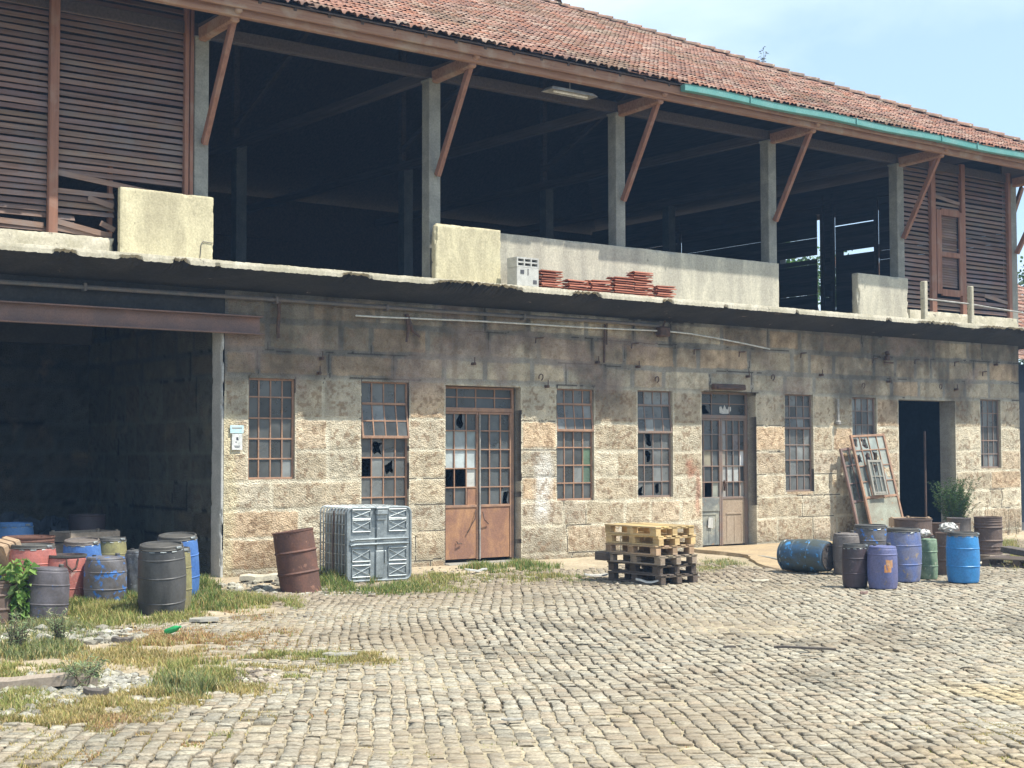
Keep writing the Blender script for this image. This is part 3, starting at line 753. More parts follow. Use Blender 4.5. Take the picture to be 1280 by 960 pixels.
# gutter
mb = MB(); prof = [(-.01, .06), (-.012, -.055), (-.02, -.065), (-.125, -.065), (-.135, -.055), (-.14, .06), (-.152, .066)]
xs = [19.42+.6*i for i in range(24)]+[33.6]; vs = []
for i, x in enumerate(xs):
    sag = .012*math.sin(i*1.1)
    for (y, z) in prof: vs.append((x, EY+.10+y, EZ-.055+z+sag))
    for (y, z) in prof: vs.append((x, EY+.10+y*.92-.004, EZ-.052+z*.92+sag))
n = len(prof); fs = []
for i in range(len(xs)-1):
    for k in range(n-1):
        a = i*2*n+k; b = (i+1)*2*n+k; fs.append((a, a+1, b+1, b)); fs.append((a+n, b+n, b+n+1, a+n+1))
    a = i*2*n+n-1; b = (i+1)*2*n+n-1; fs.append((a, a+n, b+n, b))
mb.add(vs, fs, True)
mb.add([(xs[0], EY+.10+y, EZ-.055+z) for (y, z) in prof], [tuple(range(n))])
for x in (21.2, 24.4, 27.3, 28.6, 31.6): mb.rbox((x, EY+.015, EZ-.05), (.03, .155, .14), bev=.003)
gut = rsub(mb, 'gutter', M['gutter'])

# windows ---------------------------------------------------------------
def jag_pane(mb, x0, x1, z0, z1, y, kind, shade, tilt=0.0):
    mb.col = shade
    yy = lambda z: y-tilt*(1-(z-z0)/(z1-z0))
    if kind == 'ok':
        r1 = random.uniform(-.004, .004); r2 = random.uniform(-.004, .004)
        mb.add([(x0, yy(z0)+r1, z0), (x1, yy(z0)+r2, z0), (x1, yy(z1)-r1, z1), (x0, yy(z1)-r2, z1)], [(0, 1, 2, 3)])
    elif kind in ('hole', 'bite'):
        n = 12; cx = (x0+x1)/2+random.uniform(-.02, .02); cz = (z0+z1)/2+random.uniform(-.02, .02); inn = []; outr = []
        if kind == 'bite': cz = z0+.05
        for i in range(n):
            t = 2*PI*i/n+.1; dx, dz_ = math.cos(t), math.sin(t)
            s = min((x1-cx)/dx if dx > 1e-6 else 9, (x0-cx)/dx if dx < -1e-6 else 9, (z1-cz)/dz_ if dz_ > 1e-6 else 9, (z0-cz)/dz_ if dz_ < -1e-6 else 9)
            q = random.uniform(.35, .85)
            outr.append((cx+dx*s, y, cz+dz_*s)); inn.append((cx+dx*s*q, y, cz+dz_*s*q))
        mb.add(outr+inn, [(i, (i+1) % n, n+(i+1) % n, n+i) for i in range(n)])
def window(nm, x0, x1, z0, z1, cols, zs, y, barmat, broken={}, hopper=None, hop=.06, bw=.024, shades=None, part='window', frame=.035, xs=None):
    e = empty(part, (x0, 0, z0)); e.parent = B; e.location = Vector((x0, 0, z0))+BO; off = Vector((-x0, 0, -z0))
    xs = xs or [x0+(x1-x0)*i/cols for i in range(cols+1)]
    fb = MB(); gb = MB(); fb.M = Matrix.Translation(off); gb.M = Matrix.Translation(off)
    for (a, b, c, d) in ((x0, x0+frame, z0, z1), (x1-frame, x1, z0, z1)): fb.rbox(((a+b)/2, y, (c+d)/2), (b-a, .05, d-c), bev=.003)
    for z in (z0+frame/2, z1-frame/2): fb.rbox(((x0+x1)/2, y, z), (x1-x0-2*frame-.002, .05, frame), bev=.003)
    R_ = len(zs)-1
    hz = hopper or ()
    for r in range(R_):
        tl = 0
        if r in hz:
            tl = 1
        for c in range(cols):
            xa, xb = xs[c], xs[c+1]
            k = broken.get((c, r), 'ok')
            s = random.choice((.55, .8, 1.0, 1.2, 1.5, 2.1))*random.uniform(.85, 1.1)*.115; sh = (s*.95, s*1.0, s*.97)
            if shades and (c, r) in shades: sh = shades[(c, r)]
            if r in hz:
                zt = zs[max(hz)+1]; zb = zs[min(hz)]
                f = lambda z: hop*(zt-z)/(zt-zb)
                gb.col = sh; gb.add([(xa, y-f(zs[r])-.004, zs[r]), (xb, y-f(zs[r])-.004, zs[r]), (xb, y-f(zs[r+1])-.004, zs[r+1]), (xa, y-f(zs[r+1])-.004, zs[r+1])], [(0, 1, 2, 3)])
            elif k != 'none': jag_pane(gb, xa, xb, zs[r], zs[r+1], y+.002, k, sh)
    for i in range(1, cols):
        segs = [(z0+frame, z1-frame)]
        if hz: segs = [(z0+frame, zs[min(hz)]), (zs[max(hz)+1], z1-frame)]
        for (a, b) in segs:
            if b > a+.01: fb.rbox((xs[i], y, (a+b)/2), (bw, .03, b-a), bev=.002)
        if hz:
            zt = zs[max(hz)+1]; zb = zs[min(hz)]
            fb.beam((xs[i], y-.005, zt), (xs[i], y-hop-.005, zb), bw, .02, up=(0, 1, 0), bev=.002)
    if hz:
        zt = zs[max(hz)+1]; zb = zs[min(hz)]
        for xx in (x0+.02, x1-.02): fb.beam((xx, y-.008, zt), (xx, y-hop-.008, zb), .035, .03, up=(0, 1, 0), bev=.002)
        fb.rbox(((x0+x1)/2, y-hop-.005, zb+.01), (x1-x0, .03, .045), bev=.003); fb.rbox(((x0+x1)/2, y-.01, zt), (x1-x0-.08, .05, .04), bev=.003)
        fb.rbox(((x0+x1)/2, y-hop/2-.007, zs[min(hz)+1]), (x1-x0-.02, .02, bw), bev=.002)
        fb.rbox(((x0+x1)/2, y+.012, zb+.0), (x1-x0-.08, .04, .04), bev=.003)
    for r in range(1, R_):
        if r in hz or (r-1) in hz: continue
        fb.rbox(((x0+x1)/2, y-.004, zs[r]), (x1-x0-2*frame, .03, bw), bev=.002)
    fo = fb.build(part+'_frame', barmat, e); go = gb.build(part+'_panes', M['glass'], e)
    return e
def rows(z0, z1, n, extra=()): return [z0+(z1-z0)*i/n for i in range(n+1)]
z = rows(1.57, 3.24, 5); z[4] = 2.93; z[3] = 2.58; z[2] = 2.24; z[1] = 1.91
window('a', 11.02, 11.88, 1.57, 3.24, 4, z, .07, M['rustbar'], broken={})
window('b', 13.17, 14.14, .95, 3.25, 4, [.95, 1.23, 1.58, 1.92, 2.27, 2.56, 2.86, 3.25], .08, M['rustbar'], broken={(1, 3): 'hole', (0, 2): 'none', (2, 2): 'hole'}, hopper=(4, 5), hop=.09)
window('c', 17.48, 18.40, 1.09, 3.23, 4, [1.09, 1.42, 1.76, 2.10, 2.42, 2.66, 2.93, 3.23], .08, M['rustbar'], broken={}, hopper=(4, 5), shades={(3, 2): (.13, .2, .13), (3, 1): (.12, .18, .13)})
window('d', 19.53, 20.48, 1.11, 3.25, 4, [1.11, 1.42, 1.75, 2.08, 2.40, 2.68, 2.95, 3.25], .09, M['greybar'], broken={(1, 3): 'hole', (1, 2): 'hole', (0, 0): 'bite', (2, 0): 'hole'}, hopper=(4, 5))
window('e', 23.78, 24.68, 1.15, 3.27, 4, [1.15, 1.5, 1.83, 2.16, 2.52, 2.75, 3.0, 3.27], .09, M['greybar'], broken={}, hopper=(4,), hop=.02)
window('f', 25.98, 26.82, .95, 3.24, 4, [.95, 1.4, 1.9, 2.3, 2.62, 2.93, 3.24], .09, M['greybar'])
window('g', 30.71, 31.54, 1.61, 3.29, 4, [1.61, 1.95, 2.28, 2.62, 2.95, 3.29], .09, M['greybar'])
# frames of stone sills
# door 1: rusty double leaf glazed door with transom
def door(x0, x1, y, ztrans, zpan, ztop, lcols, rcols, rws, tcols, trows, frm, panL, panR, broken, shades, split):
    e = empty('door', (0, 0, 0)); e.parent = B; e.location = Vector((x0, y, 0))+BO; off = Matrix.Translation(Vector((-x0, -y, 0)))
    fb = MB(); fb.M = off; gb = MB(); gb.M = off
    for xx in (x0+.025, x1-.025): fb.rbox((xx, y, ztop/2), (.05, .07, ztop), bev=.004)
    fb.rbox(((x0+x1)/2, y-.012, ztrans), (x1-x0-.1, .08, .075), bev=.004); fb.rbox(((x0+x1)/2, y, ztop-.02), (x1-x0-.1, .06, .04), bev=.004)
    tz = [ztrans+.03+(ztop-ztrans-.03)*i/trows for i in range(trows+1)]
    for i in range(1, len(tcols)-1): fb.rbox((tcols[i], y, (ztrans+ztop)/2), (.022, .03, ztop-ztrans-.04), bev=.002)
    for j in range(1, trows): fb.rbox(((x0+x1)/2, y-.003, tz[j]), (x1-x0-.1, .03, .022), bev=.002)
    for i in range(len(tcols)-1):
        for j in range(trows):
            s = random.uniform(.7, 1.1)*.085; jag_pane(gb, tcols[i], tcols[i+1], tz[j], tz[j+1], y+.003, broken.get(('t', i, j), 'ok'), (s*.9, s, s*1.02))
    fb.build('transom_frame', frm, e); 
    for side, (a, b, cols, pan) in enumerate(((x0+.05, split-.004, lcols, panL), (split+.004, x1-.05, rcols, panR))):
        lb = MB(); lb.M = off
        zz = [zpan+(ztrans-.04-zpan)*i/rws for i in range(rws+1)]
        for xx in (a+.022, b-.022): lb.rbox((xx, y-.01, (ztrans-.04+.06)/2+.0), (.044, .05, ztrans-.10), bev=.003)
        lb.rbox(((a+b)/2, y-.012, ztrans-.06), (b-a-.088, .045, .04), bev=.003); lb.rbox(((a+b)/2, y-.012, zpan), (b-a-.088, .045, .045), bev=.003)
        for i in range(1, cols): lb.rbox((a+(b-a)*i/cols, y-.01, (zpan+ztrans-.04)/2), (.022, .03, ztrans-.1-zpan), bev=.002)
        for j in range(1, rws): lb.rbox(((a+b)/2, y-.013, zz[j]), (b-a-.088, .03, .022), bev=.002)
        lb.build('door_leaf_frame', frm, e)
        pb = MB(); pb.M = off; pb.rbox(((a+b)/2, y-.004, (zpan+.07)/2), (b-a-.09, .03, zpan-.08), bev=.004)
        if panR is M['doorbrown']:
            for q in (.22, .52, .8):
                pb.rbox((a+(b-a)*q, y-.021, .40), (.012, .012, .55), bev=.002)
            pb.rbox(((a+b)/2, y-.024, .72), ((b-a)*.62, .02, .035), bev=.002)
        pb.build('door_panel', pan, e)
        for i in range(cols):
            for j in range(rws):
                k = broken.get((side, i, j), 'ok'); s = random.uniform(.6, 1.4)*.095; sh = shades.get((side, i, j), (s*.9, s, s*1.02))
                if k != 'none': jag_pane(gb, a+(b-a)*i/cols, a+(b-a)*(i+1)/cols, zz[j], zz[j+1], y+.003, k, sh)
    gb.build('door_panes', M['glass'], e)
    hb = MB(); hb.M = off
    return e, off
pale = (.5, .56, .56)
D1, off1 = door(14.92, 16.58, .20, 2.79, 1.03, 3.21, 3, 3, 5, [14.97, 15.3, 15.72, 16.15, 16.53], 2, M['rustbar'], M['rustsheet'], M['rustsheet'],
    {(0, 1, 4): 'hole', (0, 0, 1): 'none', (0, 1, 1): 'none', (1, 2, 0): 'bite', (0, 2, 0): 'none'},
    {(0, 0, 2): pale, (0, 1, 2): pale, (0, 2, 2): pale, (0, 2, 1): (.6, .6, .56), (0, 0, 3): (.3, .36, .36), (0, 1, 3): (.34, .38, .38), (0, 2, 3): (.25, .3, .3)}, 15.77)
hb = MB(); hb.M = off1
hb.box(15.53, .185, 1.05, 15.74, .2, 1.38); hb.build('patch_plate', M['rustsheet'], D1)
hb = MB(); hb.M = off1
hb.tube([(15.775, .14, .06), (15.775, .14, 2.7)], .018, 8); hb.build('astragal_bar', M['conduit'], D1)
hb = MB(); hb.M = off1
for pts in ([(15.7, .16, .95), (15.64, .10, .8), (15.5, .15, .55)], [(15.85, .15, .92), (15.85, .1, .78), (15.98, .15, .7)], [(15.28, .16, .4), (15.28, .13, .36), (15.38, .15, .36)]): hb.tube(pts, .011, 6)
hb.build('handle', M['iron'], D1)
D2, off2 = door(21.29, 22.87, .27, 2.75, 1.05, 3.26, 3, 4, 5, [21.34, 21.83, 22.35, 22.82], 2, M['greybar'], M['doorpaint'], M['doorbrown'],
    {('t', 0, 0): 'hole', (0, 1, 0): 'none',  (1, 3, 0): 'ok'},
    {(0, 2, 0): (.36, .38, .32), (0, 0, 0): (.05, .055, .06), (0, 1, 2): (.3, .27, .2), (0, 1, 0): (.03, .03, .035), (1, 0, 0): (.4, .38, .34), (1, 3, 0): (.34, .33, .3), (1, 1, 1): (.5, .52, .5), (1, 2, 1): (.5, .52, .5), (1, 0, 1): (.4, .4, .38), (1, 3, 2): (.6, .62, .62), (1, 0, 2): (.28, .26, .22), (1, 0, 3): (.28, .28, .27), (1, 2, 3): (.22, .2, .2), (1, 0, 4): (.25, .25, .25)}, 22.07)
hb = MB(); hb.M = off2
hb.rbox((21.68, .235, .92), (.66, .02, .28), bev=.004); hb.build('door_plate', M['doorpaint'], D2)
hb = MB(); hb.M = off2; hb.tube([(22.14, .22, 1.42), (22.14, .17, 1.34), (22.14, .22, 1.2)], .014, 6); hb.rbox((22.16, .22, 1.3), (.07, .02, .2), bev=.004); hb.build('handle', M['iron'], D2)
def paper(nm, lab, pts, y, extra=None, parent=None):
    m_ = MB(); c = Vector((sum(p[0] for p in pts)/len(pts), 0, min(p[1] for p in pts)))
    fr = [(p[0]-c.x, -.003, p[1]-c.z) for p in pts]; n = len(fr)
    m_.add(fr+[(a, .002, b_) for (a, _, b_) in fr], [tuple(range(n))]+[(i, (i+1) % n, n+(i+1) % n, n+i) for i in range(n)])
    o = m_.build(nm, M['bag']); o.location = (c.x, y, c.z); return o
o = paper('torn_sticker', '', [(22.06, 2.83), (22.06, 2.96), (22.12, 2.97), (22.16, 2.90), (22.21, 3.0), (22.26, 2.92), (22.30, 2.90), (22.33, 2.97), (22.4, 2.96), (22.4, 2.88), (22.33, 2.82), (22.16, 2.81)], .262)
tag(o, 'torn white sticker remains on the transom above the grey door', 'sticker')
o = paper('paper_notice', '', [(21.66, .44), (21.80, .43), (21.81, .64), (21.68, .66)], .222); tag(o, 'small white paper scrap stuck low on the grey door leaf', 'notice')
# open door inside opening 3: steel post
mb = MB(); mb.tube([(29.2, .5, 0), (29.2, .5, 2.5)], .03, 8); bmake(mb, 'door_post', M['iron'])
for q in (((28.66, .25, 0.03), (2.1, .6, .10)), ((22.08, .2, .0), (1.58, .5, .08)), ((15.77, .15, -.02), (1.68, .5, .07))): mb = MB(); mb.rbox(*q, bev=.01); bmake(mb, 'threshold', M['concrete'])

# ironwork on the wall
def hook(x, z, kind):
    m_ = MB()
    if kind == 'ring': m_.tube([(x+.05*math.cos(t), -.06-.01*math.sin(t), z+.06*math.sin(t)) for t in [i*PI/5 for i in range(-2, 7)]], .011, 6)
    elif kind == 'arm': m_.tube([(x+.22, .02, z+.02), (x+.20, -.07, z+.02), (x, -.1, z), (x-.01, -.1, z-.1)], .014, 6)
    elif kind == 'peg': m_.rbox((x, -.05, z), (.05, .12, .05), bev=.008); m_.tube([(x, -.09, z+.12), (x, -.09, z-.02)], .01, 6)
    bmake(m_, 'wall_hook', M['iron'])
for a in ((17.05, 3.42, 'ring'), (20.0, 3.46, 'ring'), (23.35, 3.6, 'ring'), (26.3, 3.5, 'ring'), (29.1, 3.55, 'ring'), (12.35, 3.6, 'peg'), (12.3, 3.35, 'peg'), (15.5, 3.62, 'peg'), (18.45, 3.75, 'peg'), (19.5, 3.7, 'peg'),
          (16.9, 4.15, 'arm'), (19.3, 4.15, 'arm'), (21.0, 4.1, 'arm'), (22.3, 4.1, 'arm'), (24.2, 4.15, 'arm'), (26.6, 4.12, 'arm'), (28.1, 4.15, 'arm'), (29.6, 4.15, 'arm'), (30.7, 3.95, 'arm'), (22.6, 3.6, 'peg'), (24.9, 3.7, 'peg'), (27.2, 3.62, 'peg'), (29.7, 3.5, 'peg'), (17.2, 3.25, 'peg'), (31.3, 4.15, 'peg')): hook(*a)
mb = MB(); mb.tube([(27.1, -.08, 4.3), (27.1, -.12, 4.22)], .05, 8); mb.rbox((27.1, -.09, 4.15), (.1, .1, .1), bev=.01); mb.tube([(27.0, -.1, 4.05), (27.3, -.1, 4.05)], .02, 6); bmake(mb, 'bell_bracket', M['iron'])
# dark torn cables hanging
mb = MB()
for pts in ([(14.05, -.06, 4.45), (14.07, -.09, 4.2), (14.02, -.1, 3.95)], [(14.07, -.07, 4.4), (14.15, -.1, 4.15), (14.3, -.1, 4.05)]): mb.tube(pts, [.035, .03, .02], 6)
bmake(mb, 'hanging_cable', M['iron']); mb = MB(); mb.tube([(11.5, -.12, 4.5), (11.5, -.13, 4.3), (11.48, -.13, 4.05), (11.5, -.12, 3.9)], .03, 6); bmake(mb, 'hanging_cable', M['iron'])
mb = MB(); mb.tube([(18.65, -.05, 4.5), (18.63, -.05, 4.0), (18.62, -.05, 3.75)], .02, 6); bmake(mb, 'hanging_cable', M['iron']); mb = MB(); mb.tube([(18.7, -.05, 4.55), (18.69, -.05, 4.1)], .012, 6); bmake(mb, 'hanging_cable', M['iron'])
mb = MB(); mb.rbox((20.1, -.14, 4.42), (.26, .2, .2), bev=.03); mb.tube([(20.1, -.14, 4.52), (20.1, -.2, 4.64)], .02, 6); bmake(mb, 'junction_box', M['iron'])

# pipe and conduit
mb = MB(); mb.tube([(5.9, -.12, 4.52), (9, -.12, 4.53), (12, -.12, 4.54), (15, -.12, 4.53), (18.5, -.12, 4.55), (20, -.12, 4.54)], .035, 8)
for x in (8.2, 11.45, 13.6, 16.6): mb.rbox((x, -.1, 4.53), (.05, .14, .12), bev=.01)
o = mb.build('pipe', M['pipe']); tag(o, 'long dark grey pipe clipped high on the wall under the slab', 'pipe')
mb = MB(); pts = [(13.0, -.08, 4.36), (13.42, -.09, 4.36), (15.65, -.09, 4.40), (18.3, -.09, 4.41), (20.2, -.10, 4.44), (20.9, -.1, 4.42), (21.55, -.1, 4.37), (22.4, -.11, 4.29), (23.2, -.12, 4.20)]
mb.tube(pts, .016, 6); o = mb.build('conduit', M['white']); tag(o, 'thin pale conduit sagging along the top of the stone wall', 'conduit')
mb = MB(); mb.rbox((0, 0, 0), (.92, .12, .12), bev=.02); mb.tube([(-.4, -.08, -.03), (.4, -.08, -.03)], .03, 8); o = mb.build('lamp', M['iron']); o.location = (22.0, -.08, 3.36); tag(o, 'dark narrow lamp housing above the grey double door', 'lamp')
mb = MB(); mb.tube([(0, 0, 0), (0, 0, .5)], .03, 8); mb.rbox((0, 0, -.03), (.12, .1, .1), bev=.02); o = mb.build('wall_tube', M['conduit']); o.location = (25.42, -.07, 2.68); tag(o, 'short vertical grey tube with dark end fixed between two windows', 'tube')
# notices on the pier
e = tag(empty('house_sign', (10.795, -.035, 2.325)), 'small pale blue plate screwed to the pier beside the garage opening', 'sign')
mb = MB(); mb.rbox((0, 0, .065), (.24, .012, .13), bev=.004); mb.build('plate', M['signblue'], e)
mb = MB(); mb.rbox((0, -.008, .085), (.18, .002, .022)); mb.build('lettering', M['conduit'], e)
e = tag(empty('notice_sign', (10.80, -.035, 2.055)), 'white notice with small dark emblem below the pale blue plate', 'sign')
mb = MB(); mb.rbox((0, 0, .13), (.185, .012, .26), bev=.004); mb.build('plate', M['white'], e)
mb = MB(); mb.rbox((.0, -.008, .185), (.03, .002, .045)); mb.rbox((.012, -.0085, .168), (.02, .002, .02)); mb.rbox((-.02, -.008, .128), (.02, .002, .018)); mb.rbox((.0, -.008, .065), (.11, .002, .008)); mb.rbox((.0, -.008, .045), (.08, .002, .008)); mb.build('print', M['ink'], e)

# fluorescent fitting under the eave
e = tag(empty('eaves_lamp', (17.05, -.95, 8.62)), 'unlit fluorescent fitting hanging under the eave', 'lamp')
mb = MB(); mb.add([(-.48, -.1, .07), (.48, -.1, .07), (.48, .1, .07), (-.48, .1, .07), (-.55, -.16, .0), (.55, -.16, .0), (.55, .16, .0), (-.55, .16, 0)], [(0, 1, 2, 3), (0, 4, 5, 1), (1, 5, 6, 2), (2, 6, 7, 3), (3, 7, 4, 0)]); mb.tube([(0, 0, .06), (0, 0, .3)], .012, 6); mb.build('housing', M['conduit'], e)
mb = MB(); mb.tube([(-.4, -.02, .0), (.4, -.02, .0)], .022, 8); mb.build('tube', M['tube'], e)

# railing stubs at the right of the balcony
for i, x in enumerate((27.42, 29.14)):
    mb = MB(); mb.rbox((x, -1.0+.1, 5.42), (.13, .12, .9), bev=.02, jit=.008); bmake(mb, 'railing_stub', M['lip'])
mb = MB(); mb.tube([(27.35, -.9, 5.47), (28.3, -.9, 5.46), (29.14, -.9, 5.45), (30.0, -.9, 5.41), (31.2, -.9, 5.36), (32.6, -.9, 5.34)], .02, 6); bmake(mb, 'rail_pipe', M['conduit'])

# ================================================================== on the balcony: blocks and tiles
def hollow_block(L, H, Dp, holes, face='front'):
    """block with through holes seen from the front (-y): frame of webs"""
    m_ = MB(); nx, nz = holes; wb = .028
    xs = [-L/2+i*(L-wb)/nx for i in range(nx+1)]; zs = [i*(H-wb)/nz for i in range(nz+1)]
    for x in xs: m_.box(x, -Dp/2, 0, x+wb, Dp/2, H)
    for i in range(nx):
        for z_ in zs: m_.box(xs[i]+wb, -Dp/2+.002, z_, xs[i+1], Dp/2-.002, z_+wb)
        m_.box(xs[i]+wb, .02, wb, xs[i+1], .05, H-wb)
    return m_
m_ = MB(); m_.rbox((0, 0, .19), (.50, .30, .34), bev=.006)
for (x, z_) in ((-.13, .28), (.2, .10)): m_.col = (1, 1, 1)
o_body = m_
e = tag(empty('concrete_block', (16.2, -.62, 4.995)), 'lower grey hollow concrete block standing beside the red tile piles', 'block', 'concrete blocks on the slab edge')
m_.build('block_body', M['block'], e)
m_ = MB()
for i in range(3): m_.box(-.2+i*.15, -.145, 0, -.1+i*.15, .145, .022)
m_.build('block_foot', M['block'], e)
m_ = MB(); m_.box(-.17, -.156, .24, -.09, -.1505, .31); m_.box(.12, -.156, .07, .2, -.1505, .14); m_.box(-.005, -.156, .22, .01, -.1505, .34); m_.build('hole_shade_patch', M['ink'], e)  # flat dark plates painted as the shade inside holes
o = hollow_block(.50, .18, .30, (3, 2)).build('concrete_block', M['block']); o.location = (16.2, -.62, 5.358); tag(o, 'upper concrete block lying with six dark holes facing the yard', 'block', 'concrete blocks on the slab edge')

def tile_mesh():
    L, Wd = .43, .26; n = 10; vs = []
    for k in range(n+1):
        y = -Wd/2+Wd*k/n; t = k/n
        h = .020*math.sin(PI*min(t/.5, 1)) if t < .5 else .004+.006*math.cos((t-.5)*4*PI)
        for x in (-L/2, L/2): vs += [(x, y, h), (x, y, h+.016)]
    fs = []
    for k in range(n):
        a = k*4; b = a+4
        fs += [(a+1, a+3, b+3, b+1), (a, b, b+2, a+2), (a, a+1, b+1, b), (a+2, b+2, b+3, a+3)]
    fs += [(0, 2, 3, 1), (n*4, n*4+1, n*4+3, n*4+2)]
    me = bpy.data.meshes.new('clay_tile'); me.from_pydata(vs, [], fs); me.materials.append(M['newtile']); me.update(); return me
TM = tile_mesh()
SP = [(16.80, 8, 'tile pile nearest the grey concrete blocks'), (17.42, 5, 'low tile pile second from the grey blocks'), (17.98, 6, 'low tile pile third from the grey blocks'), (18.55, 8, 'tile pile between a low pile and the tallest pile'), (19.05, 11, 'tallest tile pile on the slab edge'), (19.62, 6, 'last tile pile at the far end from the blocks')]
for si, (sx, n, lab) in enumerate(SP):
    z_ = 4.998; tx, ty = sx, -.62
    for k in range(n):
        o = bpy.data.objects.new('clay_tile', TM); link(o); dx = random.uniform(-.025, .025); ty2 = ty+random.uniform(-.02, .02)
        o.location = (tx+dx, ty2, z_+.002); o.rotation_euler = (random.uniform(-.02, .02), random.uniform(-.03, .03), random.uniform(-.05, .05)+(PI if k % 2 else 0)); z_ += .046
        s = random.uniform(.97, 1.03); o.scale = (1.12*s, 1, 1)
        where = 'topmost' if k == n-1 else ('bottom' if k == 0 else None)
        if where: L_ = where+' red clay tile, '+lab
        else: L_ = 'red clay tile midway up, '+lab
        tag(o, L_, 'roof tile', 'red clay tiles midway up the '+lab if not where else 'end tiles of the piles on the slab edge')

# ================================================================== GROUND
dY = np.concatenate([np.arange(-26, 3, .22), np.array([3, 6.2])]); dX = np.arange(-12, 46, .22)
gx, gy = np.meshgrid(dX, dY, indexing='ij')
def ground_z(x, y):
    x = np.asarray(x, float); y = np.asarray(y, float)
    # paved area sits lower so that the cobbles fill it, bare earth rises near the wall and on the left
    near = sstep(-2.4, -1.5, y+(fbm(x*.8, y*.8, 41)-.5)*1.2)
    left = sstep(1.0, 0.0, ((x-4.2)/4.0)**2+((y+7.2)/3.3)**2)
    k = np.maximum(near, left)
    # barrels row on the left
    bl = sstep(9.8, 8.8, x)*sstep(-5.4, -4.6, y+(fbm(x*.8, y*.8, 44)-.5)*.8)
    k = np.maximum(k, bl)
    fill = sstep(.47, .62, fbm(x*.45, y*.45, 46))*(1-k)
    return -.028+k*.026+fill*.015+(fbm(x*2, y*2, 42)-.5)*.02*(.3+k), k
gz, gk = ground_z(gx, gy)
n1 = fbm(gx*.7, gy*.7, 43)[..., None]; n2 = fbm(gx*3, gy*3, 45)[..., None]
earth = np.array((.34, .28, .20))*(1-n1)+np.array((.44, .37, .26))*n1
fl = sstep(.47, .62, fbm(gx*.45, gy*.45, 46))[..., None]
joint = (np.array((.14, .115, .08))*(1-fl)+np.array((.34, .29, .20))*fl)*(.7+.6*n2)
gc = joint*(1-gk[..., None])+earth*gk[..., None]*(.7+.6*n2)
inside = sstep(0.2, .6, gy)[..., None]; gc = gc*(1-inside)+np.array((.08, .08, .08))*inside  # floor behind the facade coloured dark for the indoor shade
idx = np.arange(gx.size).reshape(gx.shape)
F = np.stack([idx[:-1, :-1], idx[1:, :-1], idx[1:, 1:], idx[:-1, 1:]], -1).reshape(-1, 4)
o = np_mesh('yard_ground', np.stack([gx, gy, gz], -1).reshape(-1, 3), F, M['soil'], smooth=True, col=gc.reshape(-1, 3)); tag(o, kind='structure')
V = [(-400, -400, -.09), (500, -400, -.09), (500, 600, -.09), (-400, 600, -.09)]
o = np_mesh('ground', V, [(0, 1, 2, 3)], M['soil'], col=np.tile(np.array((.3, .26, .18)), (4, 1))); tag(o, kind='structure')

# concrete apron before the grey door
mb = MB()
ap = [(20.55, -2.0), (20.75, -.05), (24.9, -.05), (25.0, -1.2), (21.2, -3.9), (19.6, -5.2), (18.6, -5.0), (18.9, -4.0), (19.9, -2.7)]
n = 44; cx_, cy_ = 21.6, -1.9; vs = []; fs = []
def ap_r(t):
    d = Vector((math.cos(t), math.sin(t))); best = 0
    for i in range(len(ap)):
        a = Vector(ap[i]); b = Vector(ap[(i+1) % len(ap)]); ed = b-a; den = d.x*ed.y-d.y*ed.x
        if abs(den) < 1e-9: continue
        q = Vector((a.x-cx_, a.y-cy_)); s = (q.x*ed.y-q.y*ed.x)/den; r = (q.x*d.y-q.y*d.x)/den
        if s > 0 and -1e-6 <= r <= 1+1e-6: best = max(best, s)
    return best
for ring in range(9):
    for i in range(n*2):
        t = 2*PI*i/(n*2); r = ap_r(t)*ring/7 if ring < 8 else ap_r(t)*1.03
        x_, y_ = cx_+math.cos(t)*r, cy_+math.sin(t)*r
        if ring >= 7: x_ += random.uniform(-.04, .04); y_ += random.uniform(-.03, .03) if y_ < -.2 else 0
        h_ = .02+.05*float(sstep(-3.6, -.8, y_)) if ring < 8 else -.05
        vs.append((x_, min(y_, -.0), h_+float(fbm(x_*2, y_*2, 3)-.5)*.02))
for ring in range(8):
    for i in range(n*2):
        j = (i+1) % (n*2); fs.append((ring*n*2+i, ring*n*2+j, (ring+1)*n*2+j, (ring+1)*n*2+i))
mb.add(vs, fs, True); o = mb.build('concrete_apron', M['apron']); tag(o, kind='structure')
mb = MB(); mb.rbox((20.5, -2.55, .0), (.14, 1.6, .10), Matrix.Rotation(math.radians(-25), 3, 'Z'), bev=.02, jit=.01); o = mb.build('kerb', M['concrete']); tag(o, kind='structure')

